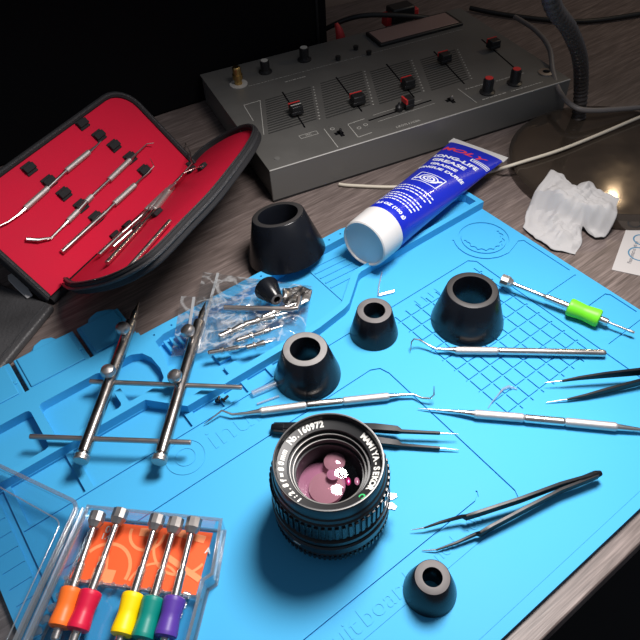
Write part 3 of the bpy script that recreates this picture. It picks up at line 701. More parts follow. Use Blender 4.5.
for i, (x0, y0, x1, y1, wd) in enumerate(blocks):
    q = MB()
    for k in range(15):
        t = k/14; xx = x0+(x1-x0)*t; yy = y0+(y1-y0)*t; mline(q, xx+.25, yy, xx+wd-.5, yy+.15, .19)
    q.build('fader_scale_lines', MT['groove'], mxr)
    q = MB()
    for k in range(12):
        t = k/11; xx = x0+(x1-x0)*t+wd-.25; yy = y0+(y1-y0)*t; mline(q, xx-.08, yy, xx+.08, yy+.02, .14)
    q.build('fader_scale_dots', MT['print'], mxr)
slots = [(6.43, 12.4, 5.7, 5.0), (12.6, 12.4, 11.8, 4.9), (18.6, 12.3, 17.6, 4.7), (24.5, 12.2, 23.4, 4.5), (30.6, 12.0, 29.7, 4.3)]
q = MB()
for s_ in slots: mline(q, *s_, .17, .001, .014)
mline(q, 11.6, 3.1, 18.8, 3.4, .2, .001, .014)
q.build('fader_slots', MT['black_void'], mxr)
def fader(x, y, red='top', rot=0, w_=1.25, d_=1.05, h_=1.15):
    M = MXM @ Matrix.Translation((x, y, ZT)) @ Matrix.Rotation(rot, 4, 'Z')
    q = MB(); q.prism([(-w_/2, -d_/2), (w_/2, -d_/2), (w_/2, d_/2), (-w_/2, d_/2)], .25, h_*.55, M)
    q.prism([(-w_/2*.92, -d_/2), (w_/2*.92, -d_/2), (w_/2*.92, d_/2), (-w_/2*.92, d_/2)], h_*.5, h_, M); q.box(-.08, .08, -.12, .12, 0, .3, M)
    f = q.build('fader_cap', MT['black'], mxr, bevel=.08)
    q = MB(); q.box(-w_/2*.94, w_/2*.94, d_/2-.18, d_/2+.01, h_*.62, h_+.012, M); q.build('red_line', MT['redmark'], f)
    if red == 'white': q = MB(); q.box(-w_/2*.85, w_/2*.85, -.13, .02, h_, h_+.02, M); q.build('white_line', MT['print'], f)
fader(5.9, 7.5, 'white'); fader(12.0, 6.2, w_=1.4); fader(17.9, 6.5); fader(24.0, 9.3); fader(30.2, 9.3)
fader(16.0, 3.25, rot=PI/2, w_=1.1, d_=.95)
q = MB(); M = MXM @ Matrix.Translation((15.0, 3.2, ZT)); q.lathe([(.35, .1), (.38, .5), (.22, .6), (.1, .9), (0, .92)], 16, M); q.build('fader_cap', MT['black'], mxr)
def knob(x, y, h_, r, redtop, skirt=True, capm='redmark'):
    M = MXM @ Matrix.Translation((x, y, ZT)); q = MB()
    pr = [(r*1.55, 0), (r*1.55, .12), (r*1.05, .22), (r, .3), (r*.92, h_-.05), (r*.85, h_)] if skirt else [(r, 0), (r*.9, h_)]
    q.lathe(pr, 24, M)
    for k in range(8): q.box(r*.85, r*1.06, -.06, .06, .25, h_*.9, M @ Matrix.Rotation(k*PI/4, 4, 'Z'))
    o = q.build('knob', MT['black'], mxr)
    if redtop: q = MB(); q.lathe([(r*.8, h_-.01), (r*.8, h_+.03), (0, h_+.04)], 20, M); q.build('knob_top', MT[capm], o)
knob(24.4, 1.95, 1.55, .50, True); knob(27.8, 2.1, 1.55, .50, True)
knob(6.5, 17.3, 1.3, .48, True, capm='print'); knob(11.3, 17.7, 1.4, .5, True, capm='print')
M = MXM @ Matrix.Translation((3.0, 16.2, ZT))
q = MB(); q.ring([(.42, 0), (.95, 0), (.95, .1), (.42, .1)], 24, M); q.build('jack_washer', MT['highlight_washer_grey'], mxr)
q = MB(); q.lathe([(.42, .05), (.42, .6), (.56, .65), (.56, 1.15), (.46, 1.2), (.46, 1.8), (.36, 1.95)], 10, M); q.build('gold_plug', MT['gold'], mxr)
M = MXM @ Matrix.Translation((31.9, 2.3, ZT)); q = MB(); q.ring([(.38, 0), (.8, 0), (.8, .12), (.38, .16)], 24, M); q.build('headphone_jack', MT['satin'], mxr)
q = MB(); q.lathe([(.38, .01), (0, .02)], 20, M); q.build('jack_hole', MT['black_void'], mxr)
M = MXM @ Matrix.Translation((1.35, 1.5, ZT)); q = MB(); q.lathe([(.28, 0), (.26, .05), (0, .06)], 20, M); q.build('screw', MT['mixer_face'], mxr)
for x, y in ((8.25, 2.4), (20.5, 2.4)):
    q = MB(); q.box(x-.2, x+.2, y-.55, y+.55, ZT-.003, ZT+.02, MXM); q.box(x-.55, x+.3, y-.1, y+.35, ZT-.003, ZT+.02, MXM)
    o = q.build('switch_slot', MT['black_void'], mxr); q = MB(); q.box(x-.1, x+.1, y-.1, y+.12, ZT, ZT+.5, MXM); q.build('switch_lever', MT['satin'] if x > 10 else MT['black'], o, bevel=.04)
q = MB()
for seg_ in ((1.97, 11.9, 1.75, 8.6), (1.97, 11.9, 3.8, 11.95), (3.75, 11.9, 1.75, 5.8), (7.2, 3.9, 7.0, .4), (9.55, 3.5, 9.4, 1.0), (9.55, 3.5, 11.4, 3.6), (9.4, 1.0, 10.9, 1.1), (22.3, 4.0, 22.4, .8)): mline(q, *seg_, .07)
for seg_ in ((12.4, 3.75, 18.0, 3.95), (12.3, 2.5, 18.8, 2.75)): mline(q, *seg_, .04)
for x0, y0, x1, y1 in ((4.6, 3.4, 6.4, 3.4), (6.4, 3.4, 6.4, 3.95), (4.6, 3.4, 4.6, 3.95), (4.6, 3.95, 6.4, 3.95)): mline(q, x0, y0, x1, y1, .05)
for x, y in ((10.2, 2.4), (7.9, 3.5), (11.0, 2.6)): q.ring([(.16, 0), (.22, 0), (.22, .01), (.16, .01)], 20, MXM @ Matrix.Translation((x, y, ZT)))
rnd = random.Random(5)
for y0, xa, xb in ((1.0, 23.2, 25.6), (.95, 26.6, 30.5), (3.55, 22.9, 25.4), (14.2, 7.5, 9.5), (15.3, 3.8, 30.0), (3.4, 26.5, 30)):
    x = xa
    while x < xb:
        wd = .1+rnd.random()*.35; mline(q, x, y0, x+wd, y0, .1 if y0 != 15.3 else .03); x += wd+.1
q.build('panel_print', MT['print'], mxr)
q = MB(); q.text('CROSS FADER', .42, lambda x, y, z: MXM @ Vector((14.6+x, .75+y, ZT+.006+z)), .003); q.build('panel_lettering', MT['print'], mxr)
q = MB(); q.text('MIC', .36, lambda x, y, z: MXM @ Vector((5.5+x, 3.68+y, ZT+.006+z)), .003); q.build('panel_lettering', MT['print'], mxr)
q = MB(); q.box(19.9, 30.8, 16.0, 19.7, ZT-.02, ZT+.35, MXM); dsp = q.build('display_housing', MT['black'], mxr, bevel=.1)
q = MB(); q.box(20.2, 30.4, 16.35, 19.4, ZT+.33, ZT+.38, MXM); q.build('display_window', MT['copper'], dsp, bevel=.03)
for x, y in ((14.5, 15.8), (17.3, 17.0), (18.0, 15.2)): knob(x, y, .45, .28, False, False)
# plugs and cables behind the mixer
pb = MX(26.0, DX+1.6, -MH)
q = MB(); q.box(24.6, 27.6, DX+1.2, DX+3.2, 0.01, 4.6, MXM); o = q.build('power_adapter', MT['black'], bevel=.2); tag(o, 'black plug block with red sides behind the mixer display', 'power adapter')
for xa, xb in ((23.9, 24.62), (27.58, 28.3)):
    o2 = MB(); o2.box(xa, xb, DX+1.5, DX+2.9, 2.6, 4.0, MXM); o2.build('red_side', MT['redmark'], o, bevel=.12)
q = MB(); c = G(341, 38, 2.2); q.tube([c+Vector((0, 0, -2.6)), c+Vector((0, 0, -.2)), c+Vector((-.2, .2, .9)), c+Vector((-.5, .4, 1.6))], [.6, .6, .45, .2], 14); tag(q.build('audio_plug', MT['redmark']), 'small red plug standing behind the mixer rear edge', 'plug')

def cable(name, label, pts, r, m, cat='cable'):
    P = [Vector(p) for p in pts]; out = []
    for i in range(len(P)-1):
        p0, p1, p2, p3 = P[max(i-1, 0)], P[i], P[i+1], P[min(i+2, len(P)-1)]
        for k in range(8):
            t = k/8; out.append(.5*((2*p1)+(-p0+p2)*t+(2*p0-5*p1+4*p2-p3)*t*t+(-p0+3*p1-3*p2+p3)*t**3))
    out.append(P[-1]); q = MB(); q.tube(out, r, 12); return tag(q.build(name, MT[m], ang=80), label, cat)
cable('grey_cable', 'thick grey cable curling round the mixer corner past the gooseneck', [G(515, 17, 3.9), G(535, 30, 4.2), G(549, 48, 4.0), G(553, 72, 3.2), G(560, 92, 2.6), G(573, 106, 2.5), G(592, 110.5, 2.2), G(640, 107.5, 1.4), G(690, 103, .1)], .26, 'cable_grey')
cable('white_cable', 'thin cream cable running under the blue tube toward the lamp base', [G(339, 184.2, -.2), G(352, 185.6, -.2), G(397, 187, -.2), G(440, 183, -.2), G(490, 171.5, .1), G(506, 167, .85), G(522, 162, 1.2), G(560, 150, 1.3), G(600, 134, 1.3), G(640, 117, 1.3), G(700, 93, 1.2)], .16, 'cable_white')
cable('black_cable', 'thin black cable arching across the wall behind the mixer', [G(318, 33, 2.4), G(345, 20, 4.0), G(372, 15, 4.6), G(420, 17, 3.6), G(455, 22, 1.0)], .28, 'cable_black')
cable('black_cable', 'slack black cable crossing behind the gooseneck stem', [G(470, 8, .1), G(500, 14, 0), G(548, 20, .0), G(590, 21, .0), G(640, 14, .0), G(700, 4, .0)], .3, 'cable_black')

# ------------------------------------------------------------------ black equipment behind
d1 = Vector((.887, .461, 0)); BM = frame(Vector((3.25, 76.6, TZ)), d1, z=(0, 0, 1))
bx = thing('computer_case', 'big plain black equipment cabinet standing behind the red lined case', 'computer case', (3.7, 75.7, TZ))
q = MB(); q.box(-62, 0, 0, 9, .01, 48, BM); q.build('housing', MT['black_void'], bx, bevel=.3)
q = MB(); q.box(-1.5, -1.2, -.15, .05, .3, 47, BM); q.build('edge_strip', MT['black'], bx, bevel=.04)
q = MB(); q.box(-61.5, -1.8, -.08, .05, 22.5, 23.1, BM); q.build('edge_strip', MT['black_anod'], bx, bevel=.04)

# ------------------------------------------------------------------ desk lamp
lb = Vector((28.3, 51.3, TZ)); RB = 9.3
dl = thing('desk_lamp', 'gooseneck desk lamp with round dark polished base behind the tissue', 'desk lamp', lb)
q = MB(); q.lathe([(RB, .0), (RB+.05, .25), (RB, 1.0), (RB-.25, 1.25), (RB-.6, 1.3), (RB-1.2, 1.28), (0, 1.45)], 96, Matrix.Translation(lb)); q.build('lamp_base', MT['brown_gloss'], dl)
gp = [Vector((27.4, 58.2, .9)), Vector((27.0, 58.6, 4)), Vector((25.3, 56.8, 8.0)), Vector((22.5, 53.9, 12.0)), Vector((19.1, 50.3, 16)), Vector((16.6, 46.6, 22)), Vector((16.0, 46.6, 31)), Vector((16.4, 45.0, 42)), Vector((15.3, 39.6, 49.5))]
out = []
for i in range(len(gp)-1):
    p0, p1, p2, p3 = gp[max(i-1, 0)], gp[i], gp[i+1], gp[min(i+2, len(gp)-1)]
    for k in range(30):
        t = k/30; out.append(.5*((2*p1)+(-p0+p2)*t+(2*p0-5*p1+4*p2-p3)*t*t+(-p0+3*p1-3*p2+p3)*t**3))
q = MB(); q.tube(out, [.66+.05*math.cos(i*PI/2*1.0) for i in range(len(out))], 16); q.build('gooseneck', MT['goose'], dl, ang=80)
dirn = (AIM-LAMP).normalized(); HM = zframe(LAMP-dirn*4.7, dirn)
q = MB(); q.ring([(1.0, 0), (5.2, .8), (9.2, 4.9), (9.4, 5.0), (9.0, 5.0), (5.1, 1.0), (.9, .2)], 48, HM); q.build('lamp_shade', MT['black'], dl)
q = MB(); q.lathe([(1.0, -.8), (1.05, .1)], 24, HM); q.build('lamp_neck', MT['black'], dl)

def creases(seed, nf=9, f0=.22, f1=1.1):
    rn = random.Random(seed); L = []
    for i in range(nf):
        f = f0*(f1/f0)**(i/(nf-1)); a = rn.random()*2*PI; L.append((math.cos(a)*f, math.sin(a)*f, rn.random(), 1/(1+i*.45)))
    tot = sum(l[3] for l in L)
    def h(x, y):
        n_ = noise.noise(Vector((x*.25+seed, y*.25, 0)))*.9
        return sum(w_*abs(((x*a+y*b+c+n_*.5) % 1)-.5)*2 for a, b, c, w_ in L)/tot
    return h
# ------------------------------------------------------------------ tissue and paper card
def crumple(label, px, hz, name, m, amp, seed, n=34, cat='tissue', base=TZ):
    # fan-grid over an irregular outline
    P = [G(x, y+(5+4*(y < 205) if base < 0 else 0), base) for x, y in px]; c = sum(P, Vector())/len(P); hf = creases(int(seed*10)+5, 11, .18, 1.7)
    q = MB(); vs = []; fs = []; nb = 96
    def outp(t):
        t = (t % 1)*len(P); i = int(t); return P[i % len(P)].lerp(P[(i+1) % len(P)], t-i)
    nr = n
    for j in range(nr+1):
        for k in range(nb):
            o_ = outp(k/nb); p = c.lerp(o_, j/nr)
            p3 = Vector((p.x*.33+seed, p.y*.33, seed*1.7))
            e = (1-(j/nr)**4)*.55+.45
            hh = hf(p.x, p.y)
            z = hz*e*max(0, (hh-.22)*1.5)+.06
            lat = Vector((noise.noise(p3*1.6+Vector((9, 0, 0))), noise.noise(p3*1.6+Vector((0, 9, 0))), 0))*amp
            pl = Vector((p.x, p.y, base+max(.03, z)))+lat
            dd_ = (Vector((pl.x, pl.y, 0))-Vector((28.3, 51.3, 0))).length
            if base < 0:
                k_ = max(0, min(1, (10.6-dd_)/1.2)); k_ = k_*k_*(3-2*k_); pl.z += 1.42*k_
                loc_ = pl-OM
                if loc_.dot(eU) < .25 and loc_.dot(eV) > -3: pl.z += .42
            vs.append(pl)
    for j in range(nr):
        for k in range(nb): k2 = (k+1) % nb; fs.append((j*nb+k, j*nb+k2, (j+1)*nb+k2, (j+1)*nb+k))
    q.add(vs, fs); o = q.build(name, MT[m], ang=24)
    so = o.modifiers.new('so', 'SOLIDIFY'); so.thickness = .03*S
    return o
o = crumple('x', [(521, 224), (534, 192), (546, 177), (560, 182), (569, 194), (584, 187), (592, 196), (601, 200), (614, 210), (612, 221), (604, 234), (594, 234), (582, 226), (581, 240), (577, 251), (551, 247), (536, 237)], 1.45, 'crumpled_tissue', 'tissue', .3, 3.1)
tag(o, 'crumpled white tissue resting between mat and round lamp base', 'tissue')
q = MB(); c4 = [G(633, 210, TZ), G(611.5, 270, TZ), G(700, 289, TZ), G(716, 224, TZ)]
q.prism([(p.x, p.y) for p in c4], TZ+.005, TZ+.05)
card = q.build('paper_card', MT['paper']); tag(card, 'pale paper card with small dark print and blue logo on desk', 'card')
e1_ = (c4[1]-c4[0]).normalized(); e2_ = (c4[2]-c4[1]).normalized(); o1 = c4[0]
q = MB(); L1_ = (c4[1]-c4[0]).length
def cfn(s, t): return lambda x, y, z: o1+e1_*(s-x)+e2_*(t-y)*1.0+Vector((0, 0, .055+z))
q.text('Please contact us with any', .46, lambda x, y, z: o1+e1_*(L1_*.86-x)*1.0+e2_*(1.1-y)+Vector((0, 0, .058+z)), .002, align='LEFT', sx=.62)
q.build('card_print', MT['ink_dark'], card)
q = MB()
for r_, px_, py_ in ((.75, 639, 254), (.6, 642, 240)):
    M = Matrix.Translation(G(px_, py_, TZ+.052)); q.ring([(r_, 0), (r_+.12, 0), (r_+.12, .01), (r_, .01)], 28, M)
q.build('card_logo', MT['ink_teal'], card)

# ------------------------------------------------------------------ zip case
A0 = G(188, 170, .35); B0 = G(68, 281, .35); sdir = (A0-B0); sdir.z = 0; sdir.normalize(); ndir = Vector((sdir.y, -sdir.x, 0))
zc = thing('tool_case', 'open black zip case with red lining holding dental picks', 'case', (B0.x, B0.y, TZ))
thL, thR = math.radians(44), math.radians(34)
wL = -ndir*math.cos(thL)+Vector((0, 0, math.sin(thL))); wR = ndir*math.cos(thR)+Vector((0, 0, math.sin(thR)))
nL = sdir.cross(wL); nL = nL if nL.z > 0 else -nL
nR = sdir.cross(wR); nR = nR if nR.z > 0 else -nR
PL0 = A0.copy(); PL0.z = .45
def half(width, s0, s1, wdir, nrm, depth, rimw, zipm):
    def rrect(w0, w1, a, b, r):
        pts = [(a, w0), (b, w0)] if True else []
        out = [(a, w0), (b, w0)]
        for k in range(7): t = PI/2*k/6; out.append((b-r+r*math.cos(t) if False else b-r*(1-math.cos(t)), w1-r+r*math.sin(t)))
        for k in range(7): t = PI/2*k/6; out.append((a+r*(1-math.sin(t)), w1-r+r*math.cos(t)))
        return out
    M = frame(PL0, sdir, z=nrm)
    if (M.to_3x3() @ Vector((0, 1, 0))).dot(wdir) < 0: fl = -1
    else: fl = 1
    def P(poly): return [(x, y*fl) for x, y in poly]
    outer = rrect(-.15, width, s0, s1, 2.6); inner = rrect(.05, width-rimw, s0+rimw, s1-rimw, 2.1)
    q = MB(); q.prism(P(outer), -.75, -.28, M); sh = q.build('shell', MT['black_fab'], zc, bevel=.12)
    q = MB(); n = len(outer); vs = []; fs = []
    for (x, y), (x2, y2) in zip(outer, inner):
        vs += [(x, y*fl, -.5), (x, y*fl, depth), (x2, y2*fl, depth), (x2, y2*fl, -.5)]
    for i in range(n):
        j = (i+1) % n
        if i == 0: continue
        for k in range(4): k2 = (k+1) % 4; fs.append((i*4+k, i*4+k2, j*4+k2, j*4+k))
    q.add(vs, fs, M=M); q.build('zip_edge', MT[zipm], sh, bevel=.1)
    zt = MB(); path = [M @ Vector(((x+x2)/2, (y+y2)/2*fl, depth+.03)) for (x, y), (x2, y2) in zip(outer, inner)][1:]+[M @ Vector(((outer[0][0]+inner[0][0])/2, 0, depth+.03))]
    zt.tube(path, .11, 8, flat=.6); zt.build('zip_teeth', MT['zip'], sh)
    q = MB(); q.prism(P(rrect(.0, width-rimw*.8, s0+rimw*.8, s1-rimw*.8, 2.2)), -.30, -.02, M); q.build('red_lining', MT['red_fab'], zc)
    return M, fl
ML, fL = half(9.9, -19.6, 1.3, wL, nL, .22, .55, 'black_fab')
def rhalf(px, nrm):
    M = frame(PL0, sdir, z=nrm); Mi = M.inverted(); P = [Mi @ Gp(x, y, PL0, nrm) for x, y in px]
    out = []                                    # smooth the outline
    for i in range(len(P)-1):
        p0, p1, p2, p3 = P[max(i-1, 0)], P[i], P[i+1], P[min(i+2, len(P)-1)]
        for k in range(4):
            t = k/4; out.append(.5*((2*p1)+(-p0+p2)*t+(2*p0-5*p1+4*p2-p3)*t*t+(-p0+3*p1-3*p2+p3)*t**3))
    out.append(P[-1]); poly = [(p.x, p.y) for p in out]
    q = MB(); q.prism(poly, -.62, -.2, M); sh = q.build('shell', MT['black_fab'], zc, bevel=.12)
    q = MB(); q.stroke(poly, .5, -.55, .40, M); q.build('zip_edge', MT['black_fab'], sh, bevel=.12)
    cx_ = sum(p[0] for p in poly)/len(poly); cy_ = sum(p[1] for p in poly)/len(poly)
    q = MB(); q.tube([M @ Vector((x, y, .43)) for x, y in poly], .12, 8, flat=.6); q.build('zip_teeth', MT['zip'], sh)
    q = MB(); q.tube([M @ Vector((x+(x-cx_)*.022, y+(y-cy_)*.06, .05)) for x, y in poly], .13, 8); q.build('piping', MT['zip'], sh)
    q = MB(); q.prism(poly, -.25, -.02, M); q.build('red_lining', MT['red_fab'], zc)
rhalf([(189, 168), (204, 152), (225, 138), (243, 130), (253, 129), (256, 135), (248, 151), (232, 173), (212, 198), (188, 223), (166, 246), (148, 262), (124, 276), (100, 284), (76, 287), (68, 282)], nR)
q = MB(); q.tube([PL0+sdir*1.2+Vector((0, 0, -.55)), PL0-sdir*19.2+Vector((0, 0, -.5))], .32, 14); q.build('spine', MT['black_fab'], zc)
q = MB(); q.add([PL0-sdir*19.3+Vector((0, 0, -.5)), PL0-sdir*19.45+wL*3.0+nL*0, PL0-sdir*19.55+(wL+wR)*.9, PL0-sdir*19.45+wR*3.0], [(0, 1, 2), (0, 2, 3)]); 
def onL(px, py, off=0): return Gp(px, py, PL0+nL*off, nL)
def onR(px, py, off=0): return Gp(px, py, PL0+nR*off, nR)
def loop(px, py, on, nrm, wdir, size=(1.1, 1.0)):
    c = on(px, py, .02); M = frame(c, sdir, z=nrm)
    q = MB(); q.prism([(-size[0]/2, -size[1]/2), (size[0]/2, -size[1]/2), (size[0]/2, size[1]/2), (-size[0]/2, size[1]/2)], 0, .10, M)
    q.prism([(-size[0]/2, -.28), (size[0]/2, -.28), (size[0]/2, .28), (-size[0]/2, .28)], .05, .34, M)
    q.build('elastic_loop', MT['black_fab'], zc, bevel=.09)
for x, y in ((82, 124), (99, 136), (114, 146), (29, 169), (49, 182), (64, 194), (130, 158), (144, 171), (81, 206), (96, 218)): loop(x, y, onL, nL, wL)
for x, y in ((158, 214), (203, 168), (192, 171), (115, 236), (128, 226), (140, 228)): loop(x, y, onR, nR, wR, (.9, .7))
q = MB(); a_ = G(11, 274, .55); b_2 = G(30, 297, .42)
pu = q.ribbon([a_, a_.lerp(b_2, .15), a_.lerp(b_2, .5), b_2], [.55, .95, .85, .5], [.12, .14, .14, .12]); q.build('zip_pull', MT['pulltab'], zc, bevel=.05)

def case_pick(label, on, nrm, pieces, tips, cat='dental pick'):
    p0 = on(*pieces[0][0], .25); rt = thing('dental_pick', label, cat, p0, 'dental picks held in the red case')
    for p, r, rad, kind in pieces:
        q = MB(); q.tube([on(*p, .27), on(*r, .27)], rad, 14); q.build('grip' if kind == 'knurl' else 'handle', MT[kind], rt, bevel=.03)
    for pts in tips:
        q = MB(); q.tube([on(x, y, o_) for x, y, o_, r in pts], [r for *_, r in pts], 9); q.build('curved_tip', MT['steel'], rt)
case_pick('dental pick with curved tip, farthest from the case spine, nearest the black cabinet', onL, nL,
    [((25, 208.5), (48, 188), .25, 'knurl'), ((48, 188), (66, 171), .15, 'steel'), ((66, 171), (89, 152), .25, 'knurl')],
    [[(26, 208, .27, .2), (18, 215, .27, .12), (8, 222, .3, .09), (-3, 227, .4, .05)], [(88, 153, .27, .2), (95, 147, .27, .1), (101, 141, .3, .05)]])
case_pick('dental pick with a wide flattened tip, in the middle of the red lining', onL, nL,
    [((68, 221), (78, 211), .25, 'knurl'), ((78, 211), (86, 202), .2, 'steel'), ((86, 202), (92, 196), .25, 'knurl'), ((92, 196), (110, 179), .15, 'steel'), ((109, 180), (130, 160), .26, 'knurl')],
    [[(69, 220, .27, .2), (62, 227, .27, .12), (51, 238, .27, .11), (38, 240, .3, .17), (26, 239, .3, .15)], [(129, 161, .27, .2), (137, 153, .3, .1), (147, 144, .4, .06), (154, 143, .7, .04)]])
case_pick('single ended dental pick with a plain round handle, closest to the spine fold', onL, nL,
    [((62, 252), (106, 212), .22, 'steel'), ((106, 212), (115, 203), .17, 'steel'), ((114, 204), (135, 185), .27, 'knurl')],
    [[(134, 186, .27, .2), (141, 179, .3, .1), (148, 173, .3, .08), (154, 166, .6, .06), (150, 158, 1.0, .03)]])
case_pick('dental pick lying in the upright case half with handle nearest the fold', onR, nR,
    [((99, 255), (122, 233), .2, 'steel'), ((122, 233), (148, 210), .15, 'steel'), ((146, 211), (164, 194), .27, 'knurl')], [[(163, 195, .3, .2), (175, 184, .5, .1), (183, 173, .7, .07), (195, 168, 1.0, .05), (203, 166, 1.2, .03)]])
case_pick('shortest handled dental pick tucked between its two neighbours in upright half', onR, nR,
    [((113, 247), (131, 231), .2, 'steel'), ((131, 231), (152, 206), .15, 'steel'), ((151, 208), (168, 190), .27, 'knurl')], [[(167, 191, .3, .2), (177, 181, .6, .1), (192, 163, .8, .07), (190, 152, 1.2, .06), (185, 142, 1.5, .03)]])
case_pick('dental pick with wide pale grip pointing at the case zip in upright half', onR, nR,
    [((107, 263), (141, 226), .2, 'steel'), ((141, 226), (156, 208), .15, 'steel'), ((154, 210), (172, 187), .3, 'knurl')], [[(171, 188, .3, .2), (181, 176, .5, .1), (187, 170, .6, .05)]])
case_pick('bright steel rod tucked along the zip edge of the case', onR, nR,
    [((126, 271), (170, 221), .17, 'steel')], [], 'steel rod')

# ------------------------------------------------------------------ leather pouch
q = MB(); lp = [G(53, 304.5, .3), G(-30, 271, .3), G(-60, 350, .3), G(-22, 395, .3)]
q.prism([(p.x, p.y) for p in lp], TZ+.005, .3)
lpo = q.build('leather_pouch', MT['leather'], bevel=.22, seg=3); tag(lpo, 'black leather pouch corner lying on desk below the zip case', 'pouch')
q = MB(); q.tube([lp[0].lerp(lp[3], .02)+Vector((-.5, .35, .02)), lp[3].lerp(lp[0], .02)+Vector((-.5, .35, .02))], .09, 8); q.build('stitched_seam', MT['zip'], lpo)

# ------------------------------------------------------------------ screwdriver box
sb_ = thing('screwdriver_box', 'clear plastic screwdriver box with open lid lying on the mat', 'box', G(130, 560, 0))
BT = 1.55
def wallpath(q, pts, z0, z1, th=.14, closed=True):
    q.stroke([(p.x, p.y) for p in pts], th, z0, z1, closed=closed)
bp = [G(88, 506.5, BT), G(221, 520, BT), G(212, 574, BT), G(203, 580, BT), G(172, 700, BT), G(0, 700, BT)]
q = MB(); wallpath(q, bp, .12, BT); tray = q.build('tray', MT['box'], sb_, bevel=.04)
q = MB(); q.prism([(p.x, p.y) for p in bp], .02, .12); q.build('tray_floor', MT['box'], sb_)
q = MB(); wallpath(q, bp, BT-.03, BT+.07, .2); q.build('tray_rim', MT['box_edge'], sb_, bevel=.03)
q = MB(); wallpath(q, bp, .02, .10, .2); q.build('tray_foot', MT['box_edge'], sb_, bevel=.03)
# rest rack under the sleeves
ra, rb_ = G(66, 578, .7), G(198, 596, .7); rd = (rb_-ra).normalized()
q = MB()
for k in range(12):
    p = ra.lerp(rb_, k/11); q.tube([p+Vector((0, 0, -.55)), p+Vector((0, 0, .05))], .13, 10)
q.ribbon([ra+Vector((0, 0, -.3)), rb_+Vector((0, 0, -.3))], .12, .5); q.build('rest_rack', MT['box_edge'], sb_)
for k in range(7):
    q = MB(); p = G(66-9*k*.9, 585+12*k, .6); q.tube([p, p+Vector((.35, .1, .1))], .22, 10); q.build('rest_peg', MT['box_edge'], sb_)
for k in range(6):
    q = MB(); p = G(190-4*k, 596+10*k, .6); q.tube([p, p+Vector((-.35, .1, .1))], .2, 10); q.build('rest_peg', MT['box_edge'], sb_)
# lid lies open
lpn = [G(78, 503, 1.6), G(-40, 447, 1.9), G(-140, 700, 1.9), G(-22, 720, 1.6)]
LN = (lpn[1]-lpn[0]).cross(lpn[3]-lpn[0]).normalized(); LN = LN if LN.z > 0 else -LN
def lidp(poly, z0, z1, m, nm, inset=0, th=.16):
    o_ = lpn[0]; X = (lpn[1]-lpn[0]).normalized(); M = frame(o_, X, z=LN); Mi = M.inverted()
    P2 = [Mi @ p for p in poly]; c2 = sum(P2, Vector())/len(P2); P2 = [p+(c2-p).normalized()*inset for p in P2]
    q = MB()
    # rounded corner at first vertex
    def rc2(P, r=.5):
        out = []
        for i in range(len(P)):
            a, b, c = P[i-1], P[i], P[(i+1) % len(P)]
            u = (a-b).normalized()*r; v = (c-b).normalized()*r
            for k in range(5): t = k/4; out.append((b+u)*(1-t)**2+b*2*t*(1-t)+(b+v)*t*t)
        return out
    P3 = rc2(P2)
    if th: q.stroke([(p.x, p.y) for p in P3], th, z0, z1, M, closed=True)
    else: q.prism([(p.x, p.y) for p in P3], z0, z1, M)
    return q.build(nm, MT[m], sb_, bevel=.03)
lidp(lpn, -.62, .0, 'box', 'lid_wall'); lidp(lpn, -.04, .06, 'box_edge', 'lid_rim', th=.24); lidp(lpn, -.72, -.62, 'box', 'lid', th=0)
lidp(lpn, -.60, -.54, 'box_edge', 'lid_ridge', inset=1.3, th=.10)
q = MB(); hA, hB = G(83, 508, 1.2), G(18, 655, 1.2)
for off in (-.32, 0, .30): q.tube([hA+Vector((off, 0, 0)), hB+Vector((off, 0, 0))], .11, 8)
q.build('hinge', MT['box_edge'], sb_)
# orange card inside
cp = [G(98, 521, .16), G(213, 533, .16), G(196, 595, .16), G(68, 581, .16)]
q = MB(); q.prism([(p.x, p.y) for p in cp], .13, .18); cardo = q.build('printed_insert', MT['card']); tag(cardo, 'orange printed card lying inside the clear screwdriver box', 'card insert')
cx_ = (cp[1]-cp[0]).normalized(); CMx = frame(cp[0]+Vector((0, 0, .022)), cx_, z=(0, 0, 1)); Wc = (cp[1]-cp[0]).length; Hc = (cp[3]-cp[0]).length
HK = [0]
def nz(): HK[0] += .0022; return .006+HK[0]
def clipring(q, px, py, r, wd, a0=0, a1=360):
    c = CMx.inverted() @ G(px, py, .18); n = 40; pts = []
    for i in range(n+1):
        a = math.radians(a0+(a1-a0)*i/n); pts.append((c.x+r*math.cos(a), c.y+r*math.sin(a)))
    ins = [p for p in pts if .12 < p[0] < Wc-.12 and -Hc+.35 < p[1] < -.12]
    run = []
    for p in pts:
        if p in ins: run.append(p)
        else:
            if len(run) > 2: q = MB(); q.stroke(run, wd, 0, nz(), CMx); q.build('printed_ring', MT['card_light'], cardo)
            run = []
    if len(run) > 2: q = MB(); q.stroke(run, wd, 0, nz(), CMx); q.build('printed_ring', MT['card_light'], cardo)
q = MB(); clipring(q, 104, 569, 1.5, .20); clipring(q, 148, 533, 1.05, .18); clipring(q, 183, 546, 1.7, .16, 170, 350); clipring(q, 152, 590, 1.5, .14, 0, 180)
for (x0, y0, x1, y1, wd) in ((92, 574, 114, 577, .75), (104, 556, 101, 578, .6), (140, 532, 158, 533, .5), (168, 530, 205, 540, .45), (166, 556, 200, 580, .35)):
    a = CMx.inverted() @ G(x0, y0, .18); b = CMx.inverted() @ G(x1, y1, .18); q = MB(); q.stroke([(a.x, a.y), (b.x, b.y)], wd, .001, nz(), CMx); q.build('printed_bar', MT['card_light'], cardo)
q = MB()
def cardfn(px, py):
    c = CMx.inverted() @ G(px, py, .18); return lambda x, y, z: CMx @ Vector((c.x+x, c.y+y, .02+z))
q.text('0', .62, cardfn(108, 530), .004, .01); q.text('1.45', .5, cardfn(108, 537), .004, .01); q.text('A', .5, cardfn(208, 551), .004, .01)
